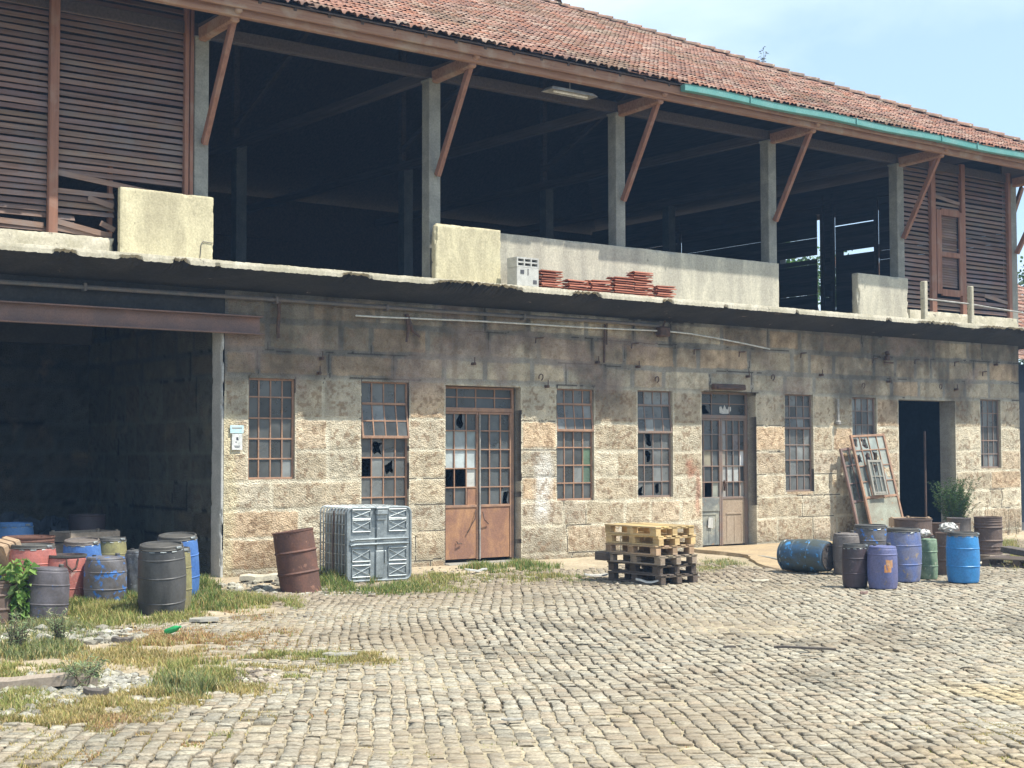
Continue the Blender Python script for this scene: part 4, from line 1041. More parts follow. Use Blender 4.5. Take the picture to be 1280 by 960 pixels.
# cobbles
def cobbles():
    psi = math.radians(34.4); dv = np.array([math.sin(psi), math.cos(psi)]); pv = np.array([math.cos(psi), -math.sin(psi)]); O = np.array([0, -CAMD])
    out = []
    rs = np.random.RandomState(21)
    b = -17.0
    while b < 19:
        wd = rs.uniform(.108, .136)
        a0 = max(7.0, (abs(b)-2.2)/.50); 
        if a0 < 33:
            L = rs.uniform(.078, .16, int((33-a0)/.108)); a = a0+rs.rand()*.1+np.cumsum(L)-L
            out.append(np.stack([np.full(len(L), b), a, np.full(len(L), wd), L], 1))
        b += wd+.002
    S = np.concatenate(out); n = len(S)
    wb = lambda a, b: (fbm(a*.10, b*.10, 51, 2)-.5)*1.3+(fbm(a*.8, b*.5, 53, 2)-.5)*.10+(fbm(a*4, b*4, 54, 2)-.5)*.05
    wa = lambda a, b: (fbm(a*.12, b*.12, 57, 2)-.5)*1.0+(fbm(a*1.1, b*1.1, 59, 2)-.5)*.07
    cb = S[:, 0]+S[:, 2]/2; caa = S[:, 1]+S[:, 3]/2
    wxc = cb+wb(cb, caa); wac = caa+wa(cb, caa)
    wx = O[0]+pv[0]*wxc+dv[0]*wac; wy = O[1]+pv[1]*wxc+dv[1]*wac
    _, k = ground_z(wx, wy)
    rnd = rs.rand(n)
    keep = (k < .25+.5*rnd)
    apx = (wx > 18.8) & (wy > -5.2+(wx-18.8)*.55); keep &= ~((wx > 19.0) & (wx < 25.2) & (wy > -4.9+(wx-19.4)*.62))
    keep &= rs.rand(n) > .012
    S = S[keep]; wx = wx[keep]; wy = wy[keep]; n = len(S)
    t = np.array([-.5, -.475, -.42, 0, .42, .475, .5]); hk = np.array([0, .78, 1, 1, 1, .78, 0]); K = 49
    tu, tv = np.meshgrid(t, t, indexing='ij'); edge = np.minimum(hk[:, None], hk[None])
    tu = tu.ravel(); tv = tv.ravel(); ed = edge.ravel()
    j0 = lambda s_: np.repeat(np.repeat(rs.normal(0, s_, (n, 3, 3)), [2, 3, 2], 1), [2, 3, 2], 2).reshape(n, 49)+rs.normal(0, s_*.25, (n, 49))
    jx = j0(.040); jy = j0(.05)
    gap = .012; gap2 = .014
    S[:, 0] += rs.normal(0, .007, n)
    U = S[:, 0:1]+S[:, 2:3]/2+(tu[None]+jx*(.7))*(S[:, 2:3]-gap)
    A = S[:, 1:2]+S[:, 3:4]/2+(tv[None]+jy*(.7))*(S[:, 3:4]-gap2)
    UU = U+wb(U, A); AA = A+wa(U, A)
    X = O[0]+pv[0]*UU+dv[0]*AA; Y = O[1]+pv[1]*UU+dv[1]*AA
    h = rs.normal(0, .0035, (n, 1)); tlx = rs.normal(0, .022, (n, 1)); tly = rs.normal(0, .025, (n, 1))
    und = (fbm(X*.5, Y*.5, 61)-.5)*.05
    dome = (1-(tu**2+tv**2)*2.0)*.003
    Z = -.002+und*.6+h+tlx*tu[None]*.14+tly*tv[None]*.15+(dome[None]+rs.normal(0, .0022, (n, 49)))*ed[None]-(1-ed[None])*.026
    V = np.stack([X, Y, Z], -1).reshape(-1, 3)
    g = np.arange(49).reshape(7, 7); f = np.stack([g[:-1, :-1], g[:-1, 1:], g[1:, 1:], g[1:, :-1]], -1).reshape(-1, 4)
    F = (np.arange(n)[:, None, None]*49+f[None]).reshape(-1, 4)
    base = np.array([(.36, .315, .235), (.33, .29, .22), (.38, .34, .255), (.30, .27, .21), (.34, .285, .21), (.32, .295, .235), (.37, .34, .265)])
    c = base[rs.randint(0, 7, n)]*rs.uniform(.84, 1.12, (n, 1))
    cx, cy = wx, wy
    # brown dust near the wall, ochre lichen low right
    br = sstep(-7.0, -3.4, cy+(fbm(cx*.7, cy*.7, 63)-.5)*3.4)[:, None]
    c = c*(1-.5*br)+np.array((.27, .21, .15))*.5*br
    oc = (sstep(.52, .66, fbm(cx*.8, cy*.8, 66))*sstep(6.0, 9.5, cx-(cy+16.5)*.3)*sstep(-13.2, -15.0, cy))[:, None]
    c = c*(1-.5*oc)+np.array((.50, .36, .14))*.5*oc
    dk = sstep(.60, .72, fbm(cx*1.1, cy*1.1, 68))[:, None]; c = c*(1-.25*dk)
    col = np.repeat(c, 49, 0); 
    er = np.clip((1-np.tile(ed, n))*2.2, 0, 1)[:, None]; col = col*(1-er)+np.array((.19, .16, .115))*er
    o = np_mesh('cobblestone_paving', V, F, M['cobble'], smooth=True, col=col); tag(o, kind='structure')
    return n
ncob = cobbles()

# ================================================================== vegetation
def blades(name, patches, label, seed, dens_scale=2.7, mat='grass'):
    """patches: (cx,cy,rx,ry,h,count,colour index) in image-measured ground ellipses turned to world"""
    rs = np.random.RandomState(seed); Vs = []; Cs = []; F4 = []; F3 = []; base = 0
    PAL = {0: [(.13, .20, .05), (.18, .26, .07), (.24, .30, .10), (.10, .17, .05)],
           1: [(.46, .36, .13), (.52, .42, .2), (.4, .3, .12), (.30, .28, .1), (.56, .46, .25)],
           2: [(.26, .30, .09), (.34, .34, .12), (.42, .36, .15), (.2, .26, .07)],
           3: [(.19, .24, .10), (.25, .29, .13), (.31, .33, .17), (.14, .18, .07)],
           4: [(.42, .24, .12), (.48, .34, .18), (.5, .3, .15), (.36, .22, .12)]}
    for (cx, cy, rx, ry, h, cnt, ci) in patches:
        c0 = G(cx, cy); ex = G(cx+rx, cy)-c0; ey = (G(cx, max(cy-ry, 600))-G(cx, cy+ry))/2; c0 = (G(cx, max(cy-ry, 600))+G(cx, cy+ry))/2
        n = int(cnt*dens_scale); r = np.sqrt(rs.rand(n))*(1+.9*rs.rand(n)**3); t = rs.rand(n)*2*PI
        # tufts
        nt_ = max(3, n//22); tc_ = rs.randint(0, nt_, n); tr = np.sqrt(rs.rand(nt_))*rs.uniform(.8, 1.35, nt_); tt = rs.rand(nt_)*2*PI
        uu = np.where(rs.rand(n) < .75, tr[tc_]*np.cos(tt[tc_]), r*np.cos(t)); vv = np.where(rs.rand(n) < .75, tr[tc_]*np.sin(tt[tc_]), r*np.sin(t))
        P0 = c0[None]+uu[:, None]*ex[None]+vv[:, None]*ey[None]+rs.normal(0, .035, (n, 2))
        hh = .82*h*rs.uniform(.3, 1.1, n)*(1-.35*np.clip(uu*uu+vv*vv, 0, 1)); az_ = rs.rand(n)*2*PI; lean = rs.uniform(.1, .75, n)*hh; wd = rs.uniform(.0028, .0065, n)*(1+h)
        z0, _ = ground_z(P0[:, 0], P0[:, 1])
        dx = np.cos(az_); dy = np.sin(az_); sx = -dy*wd; sy = dx*wd
        z0 = z0-.01
        p = np.zeros((n, 5, 3))
        for i, (q, ww) in enumerate(((0, 1), (.5, .8), (1, 0))):
            bx = P0[:, 0]+dx*lean*q*q; by = P0[:, 1]+dy*lean*q*q; bz = z0+hh*q*(1-.15*q)
            if i < 2:
                p[:, i*2] = np.stack([bx-sx*ww, by-sy*ww, bz], 1); p[:, i*2+1] = np.stack([bx+sx*ww, by+sy*ww, bz], 1)
            else: p[:, 4] = np.stack([bx, by, bz], 1)
        ok = P0[:, 1] < (.2 if True else 0); ok &= ~((P0[:, 1] > -.03) & (P0[:, 0] > 10.35))
        nz = vnoise(P0[:, 0]*5.1, P0[:, 1]*5.1, 91)*.6+vnoise(P0[:, 0]*1.7, P0[:, 1]*1.7, 92)*.4; ok &= nz > .36+.16*rs.rand(n)
        p = p[ok]; m = len(p)
        pal = np.array(PAL[ci]); c = pal[rs.randint(0, len(pal), m)]*rs.uniform(.6, 1.25, (m, 1)); o2 = np.array(PAL[1]+PAL[2]); sw = rs.rand(m) < .32; c[sw] = o2[rs.randint(0, len(o2), sw.sum())]
        Vs.append(p.reshape(-1, 3)); Cs.append(np.repeat(c, 5, 0)); b = base+np.arange(m)*5
        F4.append(np.stack([b, b+1, b+3, b+2], 1)); F3.append(np.stack([b+2, b+3, b+4], 1)); base += m*5
    o = np_mesh(name, np.concatenate(Vs), np.concatenate(F4), M[mat], smooth=True, col=np.concatenate(Cs), F3=np.concatenate(F3))
    tag(o, label, None, None, 'stuff'); return o
blades('grass', [
    # by the container and door
    (412, 728, 22, 10, .34, 1500, 0), (445, 722, 26, 8, .32, 1300, 0), (470, 735, 60, 7, .2, 2600, 0), (540, 726, 45, 9, .17, 1500, 2), (560, 738, 40, 7, .12, 900, 2),
    (600, 713, 20, 5, .26, 700, 0), (655, 710, 34, 6, .24, 1100, 0), (640, 722, 55, 7, .14, 1000, 2), (690, 722, 30, 5, .14, 500, 2), (720, 722, 24, 6, .1, 350, 0),
    (900, 706, 26, 6, .15, 500, 3), (885, 712, 20, 4, .12, 300, 2), (1000, 682, 24, 6, .22, 500, 0), (1040, 690, 20, 8, .25, 500, 2), (1055, 700, 20, 7, .2, 400, 2), (1255, 690, 22, 12, .3, 900, 2), (1275, 700, 16, 10, .3, 500, 2), (1235, 660, 25, 8, .35, 400, 2),
    # around the left drums
    (110, 768, 44, 14, .25, 3200, 2), (150, 765, 40, 14, .22, 2600, 2), (95, 760, 30, 10, .25, 1600, 0), (210, 772, 45, 8, .14, 1800, 2), (262, 752, 36, 12, .24, 2200, 0), (300, 752, 45, 10, .2, 2200, 2), (350, 752, 30, 8, .16, 1200, 2), (250, 738, 22, 8, .34, 900, 0), (170, 758, 22, 10, .3, 1200, 0), (60, 790, 60, 12, .2, 2200, 3), (30, 812, 45, 12, .22, 1800, 3), (80, 812, 30, 9, .16, 1100, 3)], 'green weedy grass growing round the drums and along the wall', 71)
blades('dry_grass', [
    (150, 822, 190, 26, .09, 2600, 1), (110, 905, 160, 30, .07, 2400, 1), (320, 812, 150, 16, .07, 1500, 4), (60, 850, 70, 20, .12, 900, 2), (200, 930, 200, 18, .05, 900, 1),
    (180, 800, 40, 14, .10, 1500, 4), (240, 800, 60, 14, .10, 2600, 4), (330, 796, 50, 10, .09, 1800, 4), (130, 815, 60, 12, .12, 1800, 1), (190, 815, 60, 14, .14, 2200, 1),
    (250, 845, 42, 16, .2, 3600, 2), (235, 858, 34, 12, .24, 2400, 3), (205, 870, 60, 12, .12, 2600, 1), (290, 862, 50, 8, .1, 1500, 1), (350, 830, 60, 9, .1, 1700, 1), (395, 822, 55, 8, .1, 1700, 2), (460, 822, 36, 7, .1, 1100, 1), (340, 822, 30, 8, .12, 900, 2),
    (110, 884, 90, 13, .12, 4200, 1), (60, 905, 70, 16, .12, 3800, 1), (20, 880, 40, 20, .16, 2400, 2), (130, 905, 60, 12, .1, 2300, 4), (190, 900, 40, 8, .08, 900, 1), (320, 894, 28, 6, .08, 550, 1), (275, 918, 22, 5, .07, 400, 2), (405, 892, 24, 5, .06, 350, 4), (235, 925, 20, 5, .06, 260, 4), (40, 945, 60, 14, .08, 1400, 1), (120, 945, 40, 12, .06, 600, 4), (360, 845, 30, 5, .09, 500, 2), (100, 850, 18, 9, .24, 800, 3), (12, 838, 26, 8, .12, 500, 2),
    (1235, 925, 60, 28, .04, 3400, 1), (1170, 915, 46, 11, .035, 1300, 1), (1190, 945, 80, 12, .04, 1800, 2), (1140, 935, 50, 8, .03, 600, 4), (1265, 890, 30, 10, .03, 500, 1), (600, 735, 60, 5, .05, 350, 1), (290, 770, 70, 8, .07, 1100, 4), (520, 745, 60, 5, .06, 500, 4), (60, 870, 30, 7, .1, 500, 2), (420, 775, 60, 10, .045, 420, 4)], 'straw coloured dry grass spreading over the cobbles', 73)
# tiny weeds in the cobble joints
rs = np.random.RandomState(5)
blades('joint_weeds', [(rs.uniform(200, 1250), rs.uniform(745, 950), rs.uniform(6, 26), rs.uniform(2, 6), .035, rs.randint(12, 60), rs.choice([1, 2, 4, 2])) for _ in range(170)], 'tiny weeds and dry tufts in the joints between cobbles', 77)

def leaf_plant(name, loc, label, cat, nstem, H, spread, leafL, leafW, nleaf, cols, seed, parent=None, stemr=.006, droop=.3, stemname='stem', leafname='foliage', group=None, up=1.0):
    rs = random.Random(seed); e = tag(empty(name, loc), label, cat, group)
    sm = MB(); lm = MB()
    for s in range(nstem):
        a = rs.uniform(0, 2*PI); out = spread*rs.uniform(.15, 1); h = H*rs.uniform(.55, 1.0)*(1-.35*out/spread*(1-up))
        b = (rs.uniform(-.06, .06), rs.uniform(-.06, .06)); pts = []
        for q in range(6):
            t = q/5; pts.append((b[0]+math.cos(a)*out*t**1.4+rs.uniform(-.01, .01), b[1]+math.sin(a)*out*t**1.4+rs.uniform(-.01, .01), h*t))
        sm.tube(pts, [stemr*(1-.8*q/5) for q in range(6)], 5)
        for l in range(nleaf):
            t = rs.uniform(.12, 1); i = min(4, int(t*5)); f = t*5-i; p = Vector(pts[i]).lerp(Vector(pts[i+1]), f)
            th = rs.uniform(0, 2*PI); el_ = rs.uniform(-.3, 1.0)
            d = Vector((math.cos(th)*math.cos(el_), math.sin(th)*math.cos(el_), math.sin(el_))); L = leafL*rs.uniform(.5, 1.1); W_ = leafW*rs.uniform(.7, 1.2)
            sd = d.cross(Vector((rs.uniform(-1, 1), rs.uniform(-1, 1), rs.uniform(.2, 1)))).normalized()*W_/2
            c = cols[rs.randrange(len(cols))]; k = rs.uniform(.75, 1.25); lm.col = (c[0]*k, c[1]*k, c[2]*k)
            dr = Vector((0, 0, -droop*L))
            lm.add([p, p+d*L*.45+sd, p+d*L+dr, p+d*L*.45-sd], [(0, 1, 2, 3)])
    sm.build(stemname, M['bark'], e); lm.build(leafname, M['leaf'], e); return e
GR = [(.05, .11, .03), (.08, .15, .04), (.11, .19, .06), (.04, .08, .03)]
leaf_plant('bush', (28.62, -.75, 0), 'feathery green bush growing at the right side of the dark doorway', 'bush', 110, 1.42, .60, .085, .016, 120, GR, 3, droop=.2)
leaf_plant('bush', (27.75, -.8, 0), 'small low green shoot in front of the dark doorway', 'bush', 8, .35, .2, .07, .014, 30, GR, 8)
for i, (x, hh) in enumerate(((29.95, 1.05), (30.35, .85), (30.9, 1.0), (31.35, .6))):
    leaf_plant('weed', (x, -.55, 0), ['tall thin weed stalk just right of the feathery bush', 'thin weed stalk behind the ribbed brown drum', 'bare tall weed stalk under the far window', 'short weed stalk by the far corner of the wall'][i], 'weed', 3, hh, .16, .05, .012, 14, [(.16, .17, .07), (.2, .2, .1)], 20+i)
g_ = G(22, 778); leaf_plant('weed', (g_[0], g_[1], 0), 'broad leaved green weed drooping before the stained drum at the edge of the yard', 'weed', 16, .80, .30, .15, .085, 24, [(.13, .25, .05), (.2, .32, .08), (.26, .36, .12), (.09, .18, .04)], 5, droop=.5)
for (px, py, k, lab) in ((75, 805, .4, 'grey green weed clump beside the pale rubble'), (20, 815, .45, 'bushy grey green weed clump at the yard edge'), (105, 862, .3, 'spiky light green weed growing in the white rubble')):
    g_ = G(px, py); leaf_plant('weed', (g_[0], g_[1], 0), lab, 'weed', 26, k, .22, .09, .012, 16, [(.17, .24, .12), (.22, .28, .14), (.3, .3, .16)], int(px))
# weed on the hip ridge
leaf_plant('weed', (27.72, 4.28, 12.02), 'small grey weed rooted in the hip tiles against the sky', 'weed', 4, .42, .3, .12, .035, 7, [(.12, .14, .12), (.2, .22, .2), (.05, .08, .07)], 31)

# trees beyond the building
def tree(loc, H, Rr, label, seed, cols):
    rs = random.Random(seed); e = tag(empty('tree', loc), label, 'tree', 'trees beyond the warehouse')
    tm = MB(); lm = MB()
    tm.tube([(0, 0, -.1), (.1, .05, H*.3), (.0, .1, H*.6), (.1, 0, H*.9)], [.28, .2, .12, .04], 8)
    cl = []
    for i in range(13):
        a = rs.uniform(0, 2*PI); z_ = H*rs.uniform(.35, .95); r = Rr*rs.uniform(.3, .95)*(1.15-z_/H*.6); c = Vector((math.cos(a)*r, math.sin(a)*r, z_))
        tm.tube([(0, 0, z_*.6), tuple(c*.5+Vector((0, 0, z_*.35))), tuple(c)], [.1, .06, .02], 5); cl.append((c, Rr*rs.uniform(.3, .5)))
    for (c, r) in cl:
        k0 = rs.uniform(.7, 1.3)
        for _ in range(420):
            v = Vector((rs.gauss(0, 1), rs.gauss(0, 1), rs.gauss(0, .8))).normalized()*r*rs.uniform(.35, 1.05)
            p = c+v; d = Vector((rs.gauss(0, 1), rs.gauss(0, 1), rs.gauss(0, .6))).normalized()*.16; s_ = d.cross(Vector((rs.gauss(0, 1), rs.gauss(0, 1), rs.gauss(0, 1)))).normalized()*.06
            cc = cols[rs.randrange(len(cols))]; lm.col = tuple(q*k0*rs.uniform(.8, 1.2) for q in cc)
            lm.add([p, p+d*.5+s_, p+d, p+d*.5-s_], [(0, 1, 2, 3)])
    tm.build('trunk', M['bark'], e); lm.build('crown', M['leaf'], e)
tree((41, 13.5, 0), 9.5, 3.2, 'leafy green tree seen through the gap in the boarded end wall', 1, GR)
tree((48, 9.0, 0), 8.5, 3.0, 'green tree standing beyond the neighbouring shed roof', 2, GR)
tree((46, 20.0, 0), 10.5, 3.6, 'farther dark green tree behind the two nearer ones', 3, GR)

# neighbouring shed with its own tile roof
e = tag(empty('neighbouring_shed', (34.9, 2.6, 0)), 'low neighbouring shed with red tile roof beyond the right corner', 'building')
mb = MB(); mb.box(0, 0.4, -.1, 9, 6, 4.5); o = mb.build('shed_front_shade_block', M['dark'], e)  # solid wall coloured dark as the shade of an open front
o = tile_slope((-.35, 0, 4.55), (1, 0, 0), (0, .86, .51), (0, -.51, .86), 9.6, 6.5, lambda u, s: True, 'shed_roof', 9); o.parent = e
mb = MB(); mb.rbox((0.05, .36, 2.3), (.2, .1, 4.4), bev=.01); mb.build('door_frame', M['boxwood'], e)

# ================================================================== drums
def drum_dirt(name, base, dirt, third=None, **kw): return mat_patina(name, base, dirt, kw.pop('scale', 4.2), kw.pop('amount', .6), kw.pop('rough', .6), 34, .003, third=third, thirdpos=kw.pop('thirdpos', .62), **kw)
DM = {
 'rust': drum_dirt('rust brown drum steel', (.17, .075, .05), (.11, .055, .04), (.24, .12, .08), rough=.75, thirdpos=.6),
 'black': drum_dirt('dusty black drum', (.025, .027, .03), (.075, .075, .075), (.19, .19, .18), streak=(1, 1, .35), thirdpos=.66, rough=.5),
 'olive': drum_dirt('olive stained drum', (.30, .29, .12), (.2, .18, .09), (.12, .11, .08)),
 'blue': drum_dirt('blue drum plastic', (.04, .13, .42), (.07, .17, .42), (.25, .25, .24), thirdpos=.7),
 'bluegrey': drum_dirt('grime covered blue drum', (.17, .17, .19), (.10, .09, .085), (.05, .18, .50), thirdpos=.55),
 'silver': drum_dirt('silvery film', (.36, .37, .37), (.18, .18, .18), (.7, .7, .68), rough=.3, metallic=.4, scale=9),
 'red': drum_dirt('faded red drum plastic', (.46, .14, .11), (.36, .13, .11), (.42, .26, .22), thirdpos=.6),
 'darkgrey': drum_dirt('grimy grey drum', (.14, .13, .15), (.09, .08, .085), (.05, .15, .42), thirdpos=.66),
 'brown': drum_dirt('brown drum steel', (.16, .11, .085), (.11, .075, .06), (.21, .16, .13), rough=.7),
 'greybrown': drum_dirt('grey brown drum', (.20, .175, .155), (.14, .12, .11), (.1, .085, .07)),
 'purple': drum_dirt('dark purple brown drum', (.07, .045, .055), (.045, .035, .04), (.13, .09, .09)),
 'bluepurple': drum_dirt('dusty violet blue drum', (.10, .13, .30), (.13, .13, .24), (.22, .18, .17), thirdpos=.64),
 'bluedirty': drum_dirt('scuffed blue drum', (.09, .16, .42), (.16, .17, .26), (.30, .24, .18), thirdpos=.60),
 'bright': drum_dirt('bright sky blue drum', (.03, .22, .50), (.04, .19, .44), None, amount=.4, rough=.4),
 'green': drum_dirt('pale green dirty drum', (.28, .36, .25), (.14, .22, .14), (.46, .44, .33), scale=7),
 'bluegreen': drum_dirt('dark teal blue drum with grime', (.025, .11, .25), (.06, .075, .07), (.06, .26, .55), thirdpos=.58, streak=(1, 1, .4)),
 'lid': drum_dirt('dark dusty lid', (.035, .035, .037), (.09, .085, .075), (.16, .15, .13), thirdpos=.7),
 'bluelid': drum_dirt('blue lid', (.04, .16, .42), (.08, .18, .36), (.14, .15, .17)),
}
def bulge(R_, H, neck=.9, n=14):
    pr = [(R_*.80, .0), (R_*.9, .012), (R_*.93, .04)]
    for i in range(n+1):
        t = i/n; z_ = .05+(H*.90-.05)*t
        pr.append((R_*(.93+.07*math.sin(PI*min(1, t*1.02))**.6), z_))
    pr += [(R_*.925, H*.915), (R_*.895, H*.93), (R_*.87, H*.935), (R_*.865, H*.95)]
    return pr
def plastic_drum(name, loc, R_, H, mat, label, lid='ring', lidmat='lid', rot=(0, 0, 0), group='plastic drums standing about the yard', dents=0.035, ribs=(.33, .68), seed=1, handle=False, bands=True, squash=1.0):
    rs = random.Random(seed); e = tag(empty(name, loc, rot), label, 'drum', group)
    ph = rs.uniform(0, 6); dn = lambda t, z_: 1+dents*math.sin(3*t+ph+z_*5)*.5+dents*math.sin(7*t-ph*2+z_*9)*.3
    pr = bulge(R_, H); m_ = MB()
    pr2 = []
    for i, (r, z_) in enumerate(pr): pr2.append((r, z_))
    if bands:
        out = []
        for q in ribs:
            zq = H*q; out += [(zq-.010, 0), (zq-.004, .006), (zq+.004, .006), (zq+.010, 0)]
        def rad(z_):
            for i in range(len(pr)-1):
                if pr[i][1] <= z_ <= pr[i+1][1]: f = (z_-pr[i][1])/max(1e-6, pr[i+1][1]-pr[i][1]); return pr[i][0]*(1-f)+pr[i+1][0]*f
            return pr[-1][0]
        pr2 = sorted(pr2[:-3]+[(rad(z_)+a, z_) for (z_, a) in out], key=lambda p: p[1])+pr[-3:]
    m_.lathe(pr2, 40, dn); m_.build('drum_body', DM[mat], e)
    top = H*.95
    if lid == 'ring':
        m_ = MB(); m_.lathe([(R_*.86, top-.018), (R_*.905, top-.012), (R_*.905, top+.028), (R_*.88, top+.036), (R_*.83, top+.036), (R_*.81, top+.014), (R_*.3, top+.012), (.001, top+.012)], 40, None, capb=False, capt=False); m_.build('lid', DM[lidmat], e)
        m_ = MB(); rr = R_*.915
        m_.tube([(rr*math.cos(t), rr*math.sin(t), top-.012) for t in [2*PI*k/28 for k in range(28)]], .010, 6, closed=True); m_.build('lid_seam', DM[lidmat], e); m_ = MB()
        for k in range(12):
            t = 2*PI*k/12+.2; dt = .13
            m_.tube([(rr*1.005*math.cos(t+q), rr*1.005*math.sin(t+q), top-.03+.004*rs.uniform(-1, 1)) for q in (-dt, 0, dt)], .0075, 5)
        m_.rbox((rr*math.cos(-1.1), rr*math.sin(-1.1), top+.01), (.09, .03, .03), Matrix.Rotation(-1.1+PI/2, 3, 'Z'), bev=.005); m_.build('clamp_ring', M['galv'], e)
    elif lid == 'closed':
        m_ = MB(); m_.lathe([(R_*.90, top-.002), (R_*.86, top+.02), (R_*.7, top+.028), (.001, top+.03)], 40, dn, capb=False, capt=False); m_.build('drum_top', DM[mat], e)
        m_ = MB(); m_.lathe([(.03, top+.02), (.032, top+.06), (.026, top+.066), (.001, top+.066)], 16, None, cx=R_*.55, cy=-.02, capt=False); m_.lathe([(.025, top+.02), (.027, top+.05), (.001, top+.052)], 16, None, cx=-R_*.5, cy=.05, capt=False); m_.build('bung', DM['lid'], e)
    elif lid == 'open':
        m_ = MB(); m_.lathe([(R_*.9, top-.01), (R_*.955, top), (R_*.955, top+.03), (R_*.89, top+.03), (R_*.87, top-.02), (R_*.86, top-.3), (.001, top-.3)], 40, None, capb=False, capt=False); m_.build('rim', DM['lid'], e)
    if handle:
        m_ = MB(); m_.tube([(R_*.9*math.cos(a_), R_*.9*math.sin(a_)-.03, z_) for (a_, z_) in ((-2.0, H*.93), (-1.95, H*.80), (-1.7, H*.70), (-1.45, H*.76), (-1.35, H*.92))], .012, 6); m_.build('handle', M['iron'], e)
    return e
def steel_drum(name, loc, R_, H, mat, label, rot=(0, 0, 0), hoops=(.34, .67), extra=(), dented=.02, seed=1, opentop=False, group='steel drums standing about the yard'):
    rs = random.Random(seed); e = tag(empty(name, loc, rot), label, 'drum', group); ph = rs.uniform(0, 6)
    dn = lambda t, z_: 1+dented*math.sin(2*t+ph+z_*3)*.6+dented*math.sin(5*t-ph+z_*6)*.4
    pr = [(R_*.97, 0), (R_*1.01, .004), (R_*1.01, .02), (R_*.985, .026)]
    marks = [(q*H, .016, .022) for q in hoops]+[(q*H, .006, .012) for q in extra]; marks.sort()
    for (z_, a, w_) in marks: pr += [(R_*.985, z_-w_), (R_*.985+a*.8, z_-w_*.4), (R_*.985+a, z_), (R_*.985+a*.8, z_+w_*.4), (R_*.985, z_+w_)]
    pr += [(R_*.985, H-.028), (R_*1.012, H-.02), (R_*1.015, H), (R_*.99, H+.002), (R_*.97, H-.022)]
    pr += ([(R_*.965, H-.4), (.001, H-.4)] if opentop else [(R_*.6, H-.026), (.001, H-.026)])
    m_ = MB(); m_.lathe(pr, 40, dn, capt=False); m_.build('drum_body', DM[mat], e)
    if not opentop:
        m_ = MB(); m_.lathe([(.035, H-.026), (.035, H-.008), (.001, H-.006)], 14, None, cx=R_*.6, cy=.03, capt=False); m_.build('bung', DM[mat], e)
    return e
def gp(px, py, z_=0): g = G(px, py); return (float(g[0]), float(g[1]), z_)
lean = math.radians(-9)
vd = Vector((CF[0], CF[1], 0)).normalized()
def tilt(axis, ang, rz=0): return (Matrix.Rotation(ang, 4, axis) @ Matrix.Rotation(rz, 4, 'Z')).to_euler()
TB = tilt(Vector((CR[0], CR[1], 0)), math.radians(6))
P0 = gp(377, 738, -.05)
steel_drum('steel_drum', P0, .295, .93, 'rust', 'rust brown steel drum leaning beside the cage container', tilt(vd, math.radians(-8.5)), dented=.03)
plastic_drum('plastic_drum', (7.62, -4.42, -.01), .295, .90, 'black', 'dusty black plastic drum with clamped lid in front of the others', rot=TB, seed=2, ribs=(.2, .55, .8))
plastic_drum('plastic_drum', (7.90, -4.0, 0), .275, .80, 'olive', 'olive stained drum half hidden behind the black drum', lid='ring', seed=3)
plastic_drum('plastic_drum', (8.56, -2.8, .04), .285, .86, 'blue', 'tall blue drum with grey lid right of the black drum', rot=TB, seed=4)
plastic_drum('plastic_drum', (8.05, -2.75, 0), .235, .70, 'silver', 'silvery film wrapped drum left of the black drum', lid='closed', dents=.09, seed=5, bands=False)
plastic_drum('plastic_drum', (7.50, -2.85, 0), .28, .64, 'bluegrey', 'grimy grey drum with blue and rust patches', lid='closed', dents=.03, seed=6)
plastic_drum('plastic_drum', (7.12, -2.45, 0), .27, .66, 'red', 'faded red tub with rope handle beside the grimy grey drum', lid='open', handle=True, seed=7)
plastic_drum('plastic_drum', (6.75, -2.2, 0), .31, .80, 'red', 'larger faded red drum with dark lid near the garage opening', lid='ring', seed=8)
plastic_drum('plastic_drum', (6.22, -4.2, -.02), .255, .66, 'darkgrey', 'grimy grey drum with torn base beside the broad leaved weed', rot=(0, .06, 0), lid='closed', seed=9, dents=.05)
plastic_drum('plastic_drum', (7.95, -.85, 0), .275, .76, 'blue', 'deep blue drum with pale lid behind the grimy grey drum', rot=TB, lid='ring', lidmat='greybrown', seed=10)
plastic_drum('plastic_drum', (8.45, -.65, 0), .235, .76, 'olive', 'small olive drum behind the silvery drum', lid='ring', seed=11)
steel_drum('steel_drum', (7.30, -.4, .0), .37, .80, 'rust', 'wide red brown steel drum behind the red drums', seed=12, extra=(.8, .86, .92))
plastic_drum('plastic_drum', (7.75, 1.6, 0), .31, .92, 'bluelid', 'blue drum in the shade inside the garage', lid='ring', lidmat='bluelid', seed=13)
steel_drum('steel_drum', (9.2, 2.3, 0), .30, .98, 'purple', 'dark drum deep in the garage by the side wall', seed=14)
steel_drum('steel_drum', (5.62, -4.1, 0), .24, .50, 'brown', 'short weathered drum at the yard edge beside the weed', seed=15, extra=(.85, .9))
